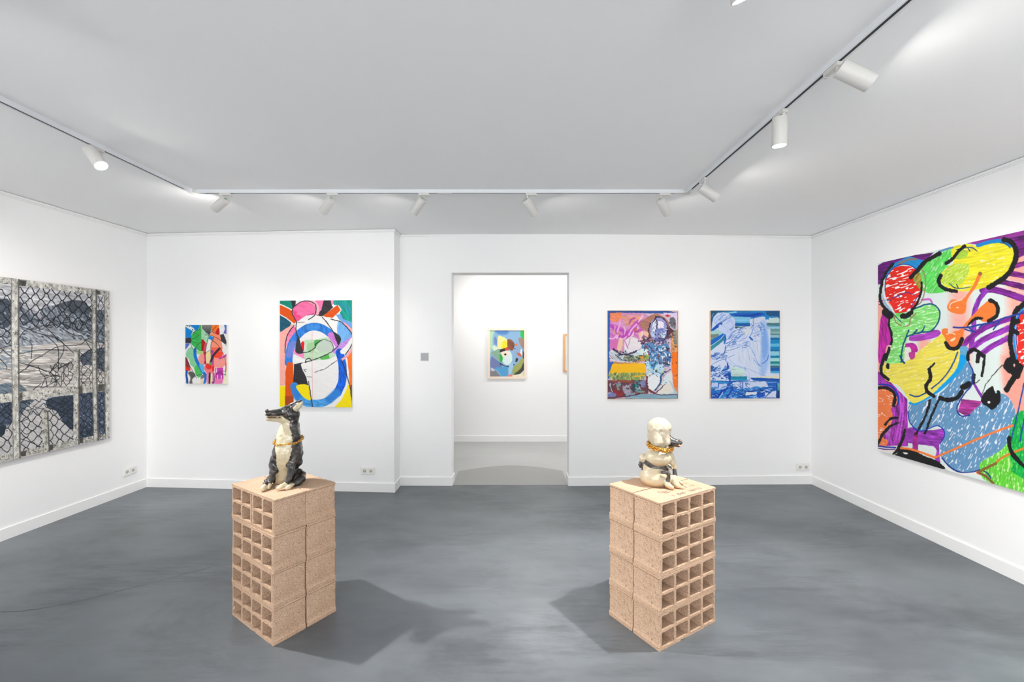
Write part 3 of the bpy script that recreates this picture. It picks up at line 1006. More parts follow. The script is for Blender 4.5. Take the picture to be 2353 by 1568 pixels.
cream = np.isin(names, ['trunk', 'throat', 'flank']) & (pxv < rb) & (pxv > lb) & (W[:, 1] < YD + 0.045)
jl = np.interp(pxv, [605, 615, 632, 648, 654, 664], [950, 957.5, 957, 956, 961, 968]) + jn * 1.6
cream |= np.isin(names, ['jaw', 'throat', 'muzzle', 'cheek', 'skull']) & (pyv > jl) & (pxv < 666 + jn * 4)
cream |= (pxv < 610.2 + jn) & (pyv > 948) & (pyv < 968)
cream |= names == 'paw'
en = np.isin(names, ['ear'])
# inside of the near ear: the hollow side, seen from the camera
def in_poly(pts):
    ins = np.zeros(len(pxv), bool)
    for (x0, y0), (x1, y1) in zip(pts, pts[1:] + pts[:1]):
        cr = (y0 > pyv) != (y1 > pyv)
        ins ^= cr & (pxv < (x1 - x0) * (pyv - y0) / (y1 - y0 + 1e-9) + x0)
    return ins
cream |= in_poly([(672.5, 937.5), (679, 931.5), (688, 926.5), (697, 923), (696, 932), (690, 941), (681.5, 947), (675, 943)]) & (W[:, 1] < YD + 0.006)
mouth = (pxv < 645.5) & (pxv > 611.0) & np.isin(names, ['jaw', 'muzzle', 'throat', 'cheek']) & (np.abs(pyv - (959.8 + (645 - pxv) * .02)) < 1.35)
cols = np.where(cream[:, None], crm_c, blk_c)
cols = np.where(mouth[:, None], np.array(lin(hx('4a2f20'))), cols)
warm = np.clip((0.815 - W[:, 2]) / 0.02, 0, 1)[:, None] * cream[:, None]
cols = cols * (1 - .5 * warm) + np.array(lin(hx('c79a62'))) * .5 * warm
dbase = wp(652, 1113, YD); dbase.z = ZT
droot = tag(empty('dog_sculpture', dbase), 'glazed black and cream ceramic dog sitting upright on the left block stack', 'sculpture')
bo = mesh_np('body', W - np.array(dbase), Q, cols, M_glaze, droot)
def ball(name, p, r, m, parent, base, sc=(1, 1, 1)):
    bm = bmesh.new()
    bmesh.ops.create_uvsphere(bm, u_segments=14, v_segments=10, radius=r)
    o = from_bm(name, bm, m, parent, True)
    o.location = Vector(p) - Vector(base)
    o.scale = sc
    return o
o = ball('eye', dp(649.5, 945.3, -.0445), 0.0050, M_eye, droot, dbase, (1.2, .7, .9)); o['label'] = 'white glazed eye'
rt_ = random.Random(4)
for i in range(9):
    t = i / 8
    p = dp(642 - 27 * t, 960.0 + 0.5 * t + (0.35 if i % 2 else -0.35), -.0395 - .062 * t)
    o = ball('tooth', p, 0.0014, M_tooth, droot, dbase, (.8, .8, 1.5)); o['label'] = 'gold tooth'

def link_mesh(a, b_, w, spikes=0, seed=0):
    """one oval chain link"""
    rnd = random.Random(seed)
    bm = bmesh.new()
    n, k = 16, 7
    rings = []
    for i in range(n):
        t = 2 * PI * i / n
        c = Vector((a * math.cos(t), b_ * math.sin(t), 0))
        r = Vector((math.cos(t), math.sin(t), 0))
        ww = w * (1 + (rnd.uniform(-.15, .35) if spikes else 0))
        rings.append([bm.verts.new(c + r * ww * math.cos(2 * PI * j / k) + Vector((0, 0, ww * math.sin(2 * PI * j / k)))) for j in range(k)])
    for i in range(n):
        for j in range(k):
            bm.faces.new([rings[i][j], rings[i][(j + 1) % k], rings[(i + 1) % n][(j + 1) % k], rings[(i + 1) % n][j]])
    for s_ in range(spikes):
        t = rnd.uniform(0, 2 * PI)
        p = Vector((a * math.cos(t), b_ * math.sin(t), 0))
        d = Vector((math.cos(t), math.sin(t), rnd.uniform(-.8, .8))).normalized()
        bm_cyl(bm, p, p + d * w * 3.2, w * .9, w * .1, seg=5)
    bmesh.ops.recalc_face_normals(bm, faces=bm.faces)
    me = bpy.data.meshes.new('link')
    bm.to_mesh(me); bm.free()
    me.materials.append(M_gold)
    me.polygons.foreach_set('use_smooth', [True] * len(me.polygons))
    return me

def closed_curve(P, n=400):
    P = np.array(P); m = len(P); out = []
    for i in range(m):
        p0, p1, p2, p3 = P[i - 1], P[i], P[(i + 1) % m], P[(i + 2) % m]
        for t in np.linspace(0, 1, n // m, endpoint=False):
            out.append(0.5 * ((2 * p1) + (-p0 + p2) * t + (2 * p0 - 5 * p1 + 4 * p2 - p3) * t ** 2 + (-p0 + 3 * p1 - 3 * p2 + p3) * t ** 3))
    return np.array(out)

def chain_loop(name, label, pts, step, meshes, rows=1, jitter=0.0, seed=0):
    C = closed_curve(pts)
    seg = np.linalg.norm(np.roll(C, -1, 0) - C, axis=1)
    cum = np.concatenate([[0], np.cumsum(seg)])
    L_ = cum[-1]
    base = Vector(C[:, :3].mean(0))
    root = tag(empty(name, base), label, 'chain')
    rnd = random.Random(seed)
    for r in range(rows):
        N = int(L_ / step)
        for i in range(N):
            s_ = (i + 0.5 * r / rows) / N * L_
            j = min(np.searchsorted(cum, s_) - 1, len(C) - 1)
            p = Vector(C[j]); d = Vector(C[(j + 3) % len(C)] - C[j - 3]).normalized()
            up = Vector((0, 0, 1)); side = d.cross(up).normalized(); up2 = side.cross(d)
            roll = (0.75 if i % 2 else -0.75) + rnd.uniform(-.3, .3) + rnd.uniform(-1, 1) * jitter
            y = side * math.cos(roll) + up2 * math.sin(roll)
            z = d.cross(y)
            M = Matrix(((d.x, y.x, z.x, 0), (d.y, y.y, z.y, 0), (d.z, y.z, z.z, 0), (0, 0, 0, 1)))
            o = bpy.data.objects.new('link', meshes[(i + r) % len(meshes)])
            COL.objects.link(o)
            o.parent = root
            off = Vector((rnd.uniform(-1, 1), rnd.uniform(-1, 1), rnd.uniform(-1, 1))) * 0.006 * jitter + Vector((0, 0, (r - (rows - 1) / 2) * 0.010))
            o.matrix_local = Matrix.Translation(p - base + off) @ M
    return root
lk = link_mesh(0.0098, 0.0062, 0.0024)
chain_loop('gold_chain', 'gold chain hung around the neck of the black dog',
           [dp(629, 1018.5, -.005), dp(637, 1023.5, -.045), dp(648, 1022.5, -.060), dp(660, 1020.8, -.063), dp(676, 1019.5, -.055), dp(690, 1012.5, -.02), dp(696.5, 1005, .04), dp(685, 1000, .10), dp(660, 1002, .115), dp(636, 1011, .075)],
           0.0145, [lk], seed=2)

# ---- white poodle
YP = 2.65
def pp(px, py, dy):
    return np.array(wp(px, py, YP + dy))
def pr_(r): return r * YP / F
pod = Clay((0.74, 2.48, ZT - 0.006), (1.10, 2.80, 1.235), 0.0026)
PC = lambda pts, label, k=0.01: chain_cones(pod, pp, pr_, pts, label, k)
R3 = lambda *r: [pr_(v) for v in r]
pod.ell(pp(1515, 981.5, .0), R3(25.0, 23, 20.5), 'hair', 0.02)
PC([(1515, 988, .0, 22), (1513.5, 1000, .0, 20), (1513, 1010, .0, 18)], 'hair', 0.03)
PC([(1513, 1008, .0, 17), (1513, 1036, .0, 17)], 'neck', 0.02)
PC([(1509, 998, -.040, 8.5), (1511, 1008, -.046, 9.5), (1512, 1016.5, -.050, 10.5)], 'ear', 0.006)
PC([(1528, 1000, -.028, 8.5), (1530.5, 1016.5, -.036, 8.5)], 'ear', 0.006)
PC([(1524, 1002, .045, 7), (1526, 1016, .05, 8)], 'ear', 0.006)
PC([(1496, 1002, .01, 5), (1495.5, 1010, .01, 4.5)], 'hair', 0.01)
PC([(1531, 1013, -.012, 11), (1548, 1016, -.032, 7.6), (1561, 1018, -.045, 6.2)], 'snout', 0.008)
PC([(1534, 1003, -.012, 5), (1541, 1008, -.02, 5)], 'snout', 0.012)
PC([(1537, 1021, -.018, 4.5), (1559, 1025.3, -.045, 3.2)], 'snout', 0.004)
PC([(1562.5, 1014.5, -.046, 4.2), (1565, 1017, -.05, 3.8)], 'nose', 0.005)
pod.cut(pp(1545, 1023.2, -.055), pp(1570, 1024, -.085), pr_(1.1), pr_(1.2), 0.003)
pod.ell(pp(1513, 1051, .0), R3(30.2, 28, 20.5), 'chest', 0.012)
PC([(1540, 1046, -.012, 7.5), (1546, 1064, -.025, 6), (1549.3, 1075, -.03, 5.2)], 'chest', 0.012)
PC([(1549.5, 1079, -.032, 4.3), (1552, 1096, -.045, 4.8)], 'blackleg', 0.003)
PC([(1550, 1101, -.05, 8), (1552, 1112, -.058, 7.8), (1558, 1117, -.07, 6)], 'paw', 0.008)
PC([(1558, 1117.5, -.072, 5.4), (1568, 1121.3, -.082, 3.8)], 'paw', 0.006)
PC([(1496, 1064, .0, 14), (1510, 1071.5, .0, 16), (1524, 1076.5, -.01, 11.5)], 'waist', 0.004)
PC([(1537, 1072, -.045, 5.5), (1541, 1076, -.046, 5)], 'knee', 0.006)
pod.ell(pp(1505, 1096, .005), R3(34, 31, 25.5), 'rump', 0.012)
pod.ell(pp(1530, 1097, -.025), R3(12, 15, 15), 'rump', 0.02)
PC([(1503, 1085, .0, 20), (1490, 1075, .005, 12)], 'rump', 0.02)
PC([(1522, 1086, -.078, 3.4), (1530, 1086, -.083, 3.8), (1536, 1091, -.082, 3.8), (1537, 1098, -.08, 3.6), (1534.5, 1106, -.078, 3.8)], 'blackleg', 0.003)
PC([(1532, 1108, -.068, 5.5), (1534, 1114, -.078, 6.2)], 'paw', 0.01)
PC([(1534, 1114.5, -.08, 6), (1544, 1121.3, -.1, 4.8)], 'paw', 0.008)
PC([(1562, 1109, -.0, 4.8), (1567, 1112, -.01, 3.8)], 'paw', 0.008)
pod.ell(pp(1477, 1053, .02), R3(9, 9, 10), 'tailpom', 0.004)
PC([(1470.5, 1063, .03, 2.4), (1469.5, 1068, .03, 3), (1471.5, 1074, .028, 2)], 'blackleg', 0.003)
PC([(1476, 1060, .02, 3), (1480, 1078, .015, 6)], 'blackleg', 0.004)
W, lab, Q = pod.mesh('poodle', 0.0007, 60, ZT, {'hair': 0.0026, 'ear': 0.0022, 'tailpom': 0.0016, 'snout': 0.0012})
names = np.array(pod.labels)[lab]
pxv = CX + W[:, 0] * F / W[:, 1]; pyv = HY - (W[:, 2] - HC) * F / W[:, 1]
ivory = np.array(lin(hx('bbae93'))); hairc = np.array(lin(hx('beb29b'))); rust = np.array(lin(hx('b98648')))
n_l = vnoise3(W[:, 0] * 45, W[:, 1] * 45, W[:, 2] * 45)[:, None]
n_h = vnoise3(W[:, 0] * 300, W[:, 1] * 300, W[:, 2] * 300)[:, None]
cols = ivory * (0.92 + 0.16 * n_l)
hm = np.isin(names, ['hair', 'ear', 'tailpom'])[:, None]
cols = np.where(hm, hairc * (0.86 + 0.2 * n_h), cols)
pool = np.clip((0.83 + 0.03 * (n_l[:, 0] - .5) - W[:, 2]) / 0.03, 0, 1)[:, None]
cols = cols * (1 - .75 * pool) + rust * .75 * pool
lipb = (np.isin(names, ['chest']) * np.clip((pyv - 1062 + (n_l[:, 0] - .5) * 8) / 10, 0, 1) * .4)[:, None]
cols = cols * (1 - lipb) + rust * lipb
cols = np.where(np.isin(names, ['snout', 'blackleg', 'waist'])[:, None], np.array(lin(hx('33302f'))) * (0.8 + .5 * n_l), cols)
cols = np.where((names == 'nose')[:, None], np.array(lin(hx('6a564f'))), cols)
kn = (names == 'knee') & (pyv > 1069) & (pxv > 1534) & (pxv < 1544) & (np.abs((pyv - 1073) - (pxv - 1539) * .5) < 3)
cols = np.where(kn[:, None], np.array(lin(hx('4a4a48'))), cols)
pbase = wp(1512, 1113, YP); pbase.z = ZT
proot = tag(empty('poodle_sculpture', pbase), 'glazed white ceramic poodle with black muzzle sitting on the right block stack', 'sculpture')
mesh_np('body', W - np.array(pbase), Q, cols, paint_mat('ivory_glaze', 0.34, 0.55, 0.12, 140), proot)
o = ball('eye', pp(1540.2, 1005.6, -.0375), 0.0058, M_pink, proot, pbase, (1.1, .8, .8)); o['label'] = 'pink glazed eye'
bm = bmesh.new()
bm_cyl(bm, pp(1560, 1023.8, -.055) - np.array(pbase), pp(1563.5, 1024.6, -.062) - np.array(pbase), 0.0045, 0.005, seg=10)
bm_cyl(bm, pp(1563.5, 1024.6, -.062) - np.array(pbase), pp(1566.5, 1030, -.066) - np.array(pbase), 0.005, 0.0012, seg=10)
o = from_bm('tongue', bm, M_pink, proot, True); o['label'] = 'pink tongue'
for px_, py_ in ((1553.5, 1022.8), (1558, 1024.5)):
    o = ball('tooth', pp(px_, py_, -.060), 0.0022, M_tooth, proot, pbase, (.8, .8, 1.6)); o['label'] = 'gold tooth'
lks = [link_mesh(0.0105, 0.0072, 0.0030, 4, i) for i in range(3)]
chain_loop('gold_chain', 'thick spiky gold chain around the neck of the white poodle',
           [pp(1489, 1020, .0), pp(1494, 1027, -.03), pp(1503, 1031, -.058), pp(1514, 1033.5, -.072), pp(1527, 1035, -.070), pp(1540, 1035, -.045), pp(1544.5, 1030, .0), pp(1535, 1022, .05), pp(1515, 1017, .065), pp(1496, 1015, .045)],
           0.0140, lks, rows=2, jitter=0.6, seed=5)

# ------------------------------------------------------------------ paintings
def _pts(s):
    return np.array([[float(v) for v in t.split(',')] for t in s.split()], np.float32)

def _smooth(P, closed):
    if len(P) < 3:
        return P
    n = len(P); out = []
    rng = range(n) if closed else range(n - 1)
    for i in rng:
        p1, p2 = P[i], P[(i + 1) % n]
        p0 = P[i - 1] if (closed or i > 0) else p1
        p3 = P[(i + 2) % n] if (closed or i + 2 < n) else p2
        for t in (0, .25, .5, .75):
            out.append(0.5 * ((2 * p1) + (p2 - p0) * t + (2 * p0 - 5 * p1 + 4 * p2 - p3) * t * t + (3 * p1 - p0 - 3 * p2 + p3) * t ** 3))
    if not closed:
        out.append(P[-1])
    return np.array(out, np.float32)

class Paint:
    """lays coloured strokes and areas on the vertices of a canvas; X, Y are measuring coordinates on the picture"""
    def __init__(s, X, Y, base, aa, jit=3.0, tex=1.0):
        s.X = X.ravel().astype(np.float32); s.Y = Y.ravel().astype(np.float32)
        s.C = np.tile(hx(base).astype(np.float32), (s.X.size, 1))
        s.aa = aa; s.t = (1, 0, 1, 0); s.tex = tex
        n = lambda sc, sd: vnoise(s.X / sc, s.Y / sc, sd) - .5
        s.jx = s.X + n(28, 1) * jit * 2; s.jy = s.Y + n(28, 2) * jit * 2
        s.rx = s.X + n(14, 3) * jit * 3.2 + n(45, 5) * jit * 3.5; s.ry = s.Y + n(14, 4) * jit * 3.2 + n(45, 6) * jit * 3.5
        s.rng = random.Random(11)
    def _sel(s, P, pad, rough):
        X, Y = (s.rx, s.ry) if rough else (s.jx, s.jy)
        lo = P.min(0) - pad; hi = P.max(0) + pad
        i = np.nonzero((X > lo[0]) & (X < hi[0]) & (Y > lo[1]) & (Y < hi[1]))[0]
        return i, X[i], Y[i]
    def _segd(s, x, y, a, b):
        d = b - a; L2 = float(d @ d) or 1e-9
        t = np.clip(((x - a[0]) * d[0] + (y - a[1]) * d[1]) / L2, 0, 1)
        return (x - a[0] - t * d[0]) ** 2 + (y - a[1] - t * d[1]) ** 2
    def apply(s, i, al, col, o):
        c = np.tile(hx(col).astype(np.float32), (len(i), 1))
        x, y = s.X[i], s.Y[i]
        if 'v' in o or 'h' in o:
            q = y if 'v' in o else x
            t = ((q - q.min()) / max(1e-6, q.max() - q.min()))[:, None]
            c = c * (1 - t) + hx(o.get('v') or o.get('h')).astype(np.float32) * t
        ang = math.radians(o.get('a', 20)); L, W = o.get('L', 90), o.get('W', 12)
        u = x * math.cos(ang) + y * math.sin(ang); w = -x * math.sin(ang) + y * math.cos(ang)
        amp = o.get('n', .04) * s.tex
        st = (vnoise(u / L, w / W, 7) - .5) + .6 * (vnoise(u / L * 2.3, w / W * 2.3, 8) - .5)
        c = c * (1 + amp * st[:, None])
        if 'g' in o:      # bare ground left between marker strokes
            bend = 14 * (vnoise(x / 90, y / 90, 12) - .5)
            gsn = vnoise(u / (L * .55) + 3, (w + bend) / (W * .8), 9)
            gm = np.clip((gsn - o['g']) / .06, 0, 1)[:, None]
            c = c * (1 - gm) + hx(o.get('gc', 'ffffff')).astype(np.float32) * gm
        if 'm' in o:      # mottled dark specks
            sc = o.get('ms', 10)
            mm = vnoise(x / sc, y / sc, 13) * .5 + vnoise(x / sc * 2.1, y / sc * 2.1, 14) * .3 + vnoise(x / sc / 3.5, y / sc / 3.5, 15) * .35
            gm = np.clip((mm - o['m'] - .03) / .22, 0, 1)[:, None]
            lo_ = vnoise(x / 38, y / 55, 31)[:, None]
            c = c * (1.0 - .22 * np.clip(lo_ * 1.6 - .35, 0, 1) * (0.6 + .8 * vnoise(x / 6, y / 6, 33)[:, None]))
            c = c * (1 - gm * .8) + hx(o.get('mc', '3a3937')).astype(np.float32) * gm * .8
        al = (al * o.get('o', 1.0))[:, None]
        s.C[i] = s.C[i] * (1 - al) + np.clip(c, 0, 1) * al
    def fill(s, col, P, o, smooth):
        if smooth: P = _smooth(P, True)
        f = max(s.aa, o.get('b', 0))
        i, x, y = s._sel(P, f + 6, 'r' in o)
        if len(i) == 0: return
        d2 = np.full(len(i), 1e12, np.float32); ins = np.zeros(len(i), bool)
        n = len(P)
        for k in range(n):
            a, b = P[k], P[(k + 1) % n]
            d2 = np.minimum(d2, s._segd(x, y, a, b))
            if a[1] != b[1]:
                cr = (a[1] > y) != (b[1] > y)
                ins ^= cr & (x < (b[0] - a[0]) * (y - a[1]) / (b[1] - a[1]) + a[0])
        sd = np.sqrt(d2) * np.where(ins, 1, -1)
        al = np.clip(.5 + sd / f, 0, 1)
        k = al > 0
        s.apply(i[k], al[k], col, o)
    def stroke(s, col, P, wd, o, smooth):
        if smooth: P = _smooth(P, False)
        f = max(s.aa, o.get('b', 0))
        i, x, y = s._sel(P, wd + f + 6, 'r' in o)
        if len(i) == 0: return
        d = np.full(len(i), 1e9, np.float32)
        n = len(P) - 1
        for k in range(n):
            r = wd / 2
            if 'e' in o:
                r = wd / 2 * (0.25 + 0.75 * math.sin(PI * min(1, max(0, (k + .5) / n))) ** .6)
            d = np.minimum(d, np.sqrt(s._segd(x, y, P[k], P[k + 1])) - r)
        al = np.clip(.5 - d / f, 0, 1)
        if 'd' in o:
            al = al * np.clip((vnoise(s.X[i] / 7, s.Y[i] / 7, 21) - o['d']) / .2, 0, 1)
        k = al > 0
        s.apply(i[k], al[k], col, o)
    def run(s, text):
        for line in text.strip().split('\n'):
            line = line.strip()
            if not line or line[0] == '#': continue
            if line[0] == 'T':
                s.t = tuple(float(v) for v in line[1:].split()); continue
            head, pts = line.split(';')
            h = head.split(); k = h[0]; col = h[1]; o = {}
            for w in h[2:]:
                key = w[:2] if w[:2] in ('gc', 'ms', 'mc') else w[0]
                v = w[len(key):]
                o[key] = v if key in ('v', 'h', 'gc', 'mc') else (float(v) if v else 1)
            for seg in pts.split('/'):
                P = _pts(seg)
                P = P * np.array([s.t[0], s.t[2]], np.float32) + np.array([s.t[1], s.t[3]], np.float32)
                sc = abs(s.t[0])
                if k in 'fp': s.fill(col, P, o, k == 'f')
                elif k[0] == 's': s.stroke(col, P, float(k[1:]) * sc, o, True)
                elif k[0] == 'l': s.stroke(col, P, float(k[1:]) * sc, o, False)
                elif k == 'c': 
                    a = np.linspace(0, 2 * PI, 16, endpoint=False)
                    R_ = _pts(seg)[1] * sc
                    s.fill(col, np.stack([P[0, 0] + R_[0] * np.cos(a), P[0, 1] + R_[1] * np.sin(a)], 1).astype(np.float32), o, True)
    def splat(s, n, box, cols, ln, wd, ang, spread=40, **o):
        for _ in range(n):
            x, y = s.rng.uniform(box[0], box[2]), s.rng.uniform(box[1], box[3])
            a = math.radians(ang + s.rng.uniform(-spread, spread)); l = s.rng.uniform(.4, 1) * ln
            b = s.rng.uniform(-.25, .25) * l
            P = np.array([[x - math.cos(a) * l / 2, y - math.sin(a) * l / 2], [x + b * -math.sin(a), y + b * math.cos(a)], [x + math.cos(a) * l / 2, y + math.sin(a) * l / 2]], np.float32)
            P = P * np.array([s.t[0], s.t[2]], np.float32) + np.array([s.t[1], s.t[3]], np.float32)
            s.stroke(s.rng.choice(cols), P, wd * s.rng.uniform(.5, 1.2) * s.t[0], dict(o, e=1), True)
    def net(s, x0, y0, x1, y1, dx, dy, col, wd, shear=0.0, jit=10, grow=0.0, keep=1.0):
        rows = int((y1 - y0) / dy) + 1; cols = int((x1 - x0) / dx) + 2
        N = {}
        for j in range(rows + 1):
            for i in range(-1, cols + 1):
                x = x0 + (i + .5 * (j % 2)) * dx
                N[i, j] = (x + s.rng.uniform(-jit, jit), y0 + j * dy + shear * (x - x0) + s.rng.uniform(-jit, jit))
        for j in range(rows):
            for i in range(cols):
                for d in (0, 1):
                    q = N.get((i + (j % 2) - 1 + d, j + 1))
                    if q is None or s.rng.random() > keep: continue
                    a = N[i, j]
                    m = ((a[0] + q[0]) / 2 + s.rng.uniform(-6, 6), (a[1] + q[1]) / 2 + s.rng.uniform(-6, 6))
                    h = .12 * dx * (1 if q[0] > a[0] else -1)
                    P = np.array([a, (a[0] + h, a[1] + dy * .06), m, (q[0] - h * .6, q[1] - dy * .08), q], np.float32)
                    if P[:, 0].min() < x0 - dx * .3 or P[:, 0].max() > x1 + dx * .3: continue
                    P = P * np.array([s.t[0], s.t[2]], np.float32) + np.array([s.t[1], s.t[3]], np.float32)
                    s.stroke(col, P, wd * s.t[0], {'n': .02}, True)

M_paint = paint_mat('painted_canvas', 0.55, 0.0, 0.06, 260, spec=0.25)
M_oil = paint_mat('oil_on_canvas', 0.42, 0.0, 0.18, 120, spec=0.3)
M_edge, nt, bb = mat('canvas_edge', L4('e6e3dc'), 0.8)
M_edgew, nt, bb = mat('pale_wood_edge', L4('e8c8a4'), 0.6)
M_edgeb, nt, bb = mat('brown_edge', L4('8a5a3c'), 0.7)

def plan_hit(px, P0, d, n, dep):
    """ray through column px meets the plane lying dep in front of a wall"""
    o = Vector((P0[0], P0[1])) + Vector(n) * dep
    r = Vector(((px - CX) / F, 1.0))
    # o + d*s = r*t
    det = d[0] * (-r.y) - d[1] * (-r.x)
    s_ = (-o.x * (-r.y) + o.y * (-r.x)) / det
    return o + Vector(d) * s_

def canvas(name, label, wall, px0, px1, yt, yb, crop, nu, nv, base, aa, dep=0.035, material=None, edge=None, jit=3.0, frame=0.0, us=None, ext=None, group='paintings on the gallery walls', tex=1.0, zs=None):
    P0, d = wall
    d = Vector(d).normalized(); n = Vector((d.y, -d.x))
    A = plan_hit(px0, P0, d, n, dep)
    B = plan_hit(px1, P0, d, n, dep)
    if zs is None:
        zt = (HC + (HY - yt[0]) * A.y / F + HC + (HY - yt[1]) * B.y / F) / 2
        zb = (HC + (HY - yb[0]) * A.y / F + HC + (HY - yb[1]) * B.y / F) / 2
    else:
        zt, zb = zs
    if ext: A, B = A + d * ext[0], B + d * ext[1]
    u = np.linspace(0, 1, nu) if us is None else us
    v = np.linspace(0, 1, nv)
    U, V = np.meshgrid(u, v, indexing='xy')
    mid = (A + B) / 2
    base_pt = Vector((mid.x - n.x * dep, mid.y - n.y * dep, zb))
    ins = frame
    wdt = (B - A).length
    sx = A.x + (B.x - A.x) * U; sy = A.y + (B.y - A.y) * U; sz = zt + (zb - zt) * V
    px = CX + sx * F / sy; py = HY - (sz - HC) * F / sy
    k, ox, oy = crop
    pt = Paint((px - ox) * k, (py - oy) * k, base, aa, jit, tex)
    root = tag(empty(name, base_pt), label, 'painting', group)
    W = np.stack([sx.ravel() - base_pt.x, sy.ravel() - base_pt.y, sz.ravel() - base_pt.z], 1)
    I = np.arange(nu * nv).reshape(nv, nu)
    Q = np.stack([I[:-1, :-1].ravel(), I[1:, :-1].ravel(), I[1:, 1:].ravel(), I[:-1, 1:].ravel()], 1)
    def finish():
        o = mesh_np('painted_surface', W, Q, lin(np.clip(pt.C, 0, 1)) * 0.87, material or M_paint, root, smooth=False)
        bm = bmesh.new()
        a, b_ = A - n * 0.0006, B - n * 0.0006
        c, e = A - n * dep, B - n * dep
        q = [(a, zt), (b_, zt), (b_, zb), (a, zb), (c, zt), (e, zt), (e, zb), (c, zb)]
        vv = [bm.verts.new((p.x - base_pt.x, p.y - base_pt.y, z - base_pt.z)) for p, z in q]
        for f in ((0, 1, 2, 3), (4, 7, 6, 5), (0, 4, 5, 1), (1, 5, 6, 2), (2, 6, 7, 3), (3, 7, 4, 0)):
            bm.faces.new([vv[i] for i in f])
        e_ = from_bm('stretcher', bm, edge or M_edge, root)
        return root
    return pt, finish, (A, B, zt, zb, n, base_pt, root)

WL = (P_lc, (P_lc[0] - P_lb[0], P_lc[1] - P_lb[1]))
WB1 = (P_lc, (P_j1[0] - P_lc[0], P_j1[1] - P_lc[1]))
WB2 = (P_d2, (P_rc[0] - P_d2[0], P_rc[1] - P_d2[1]))
WR = (P_rc, (P_rb[0] - P_rc[0], P_rb[1] - P_rc[1]))
WF = ((0, YF), (1, 0))

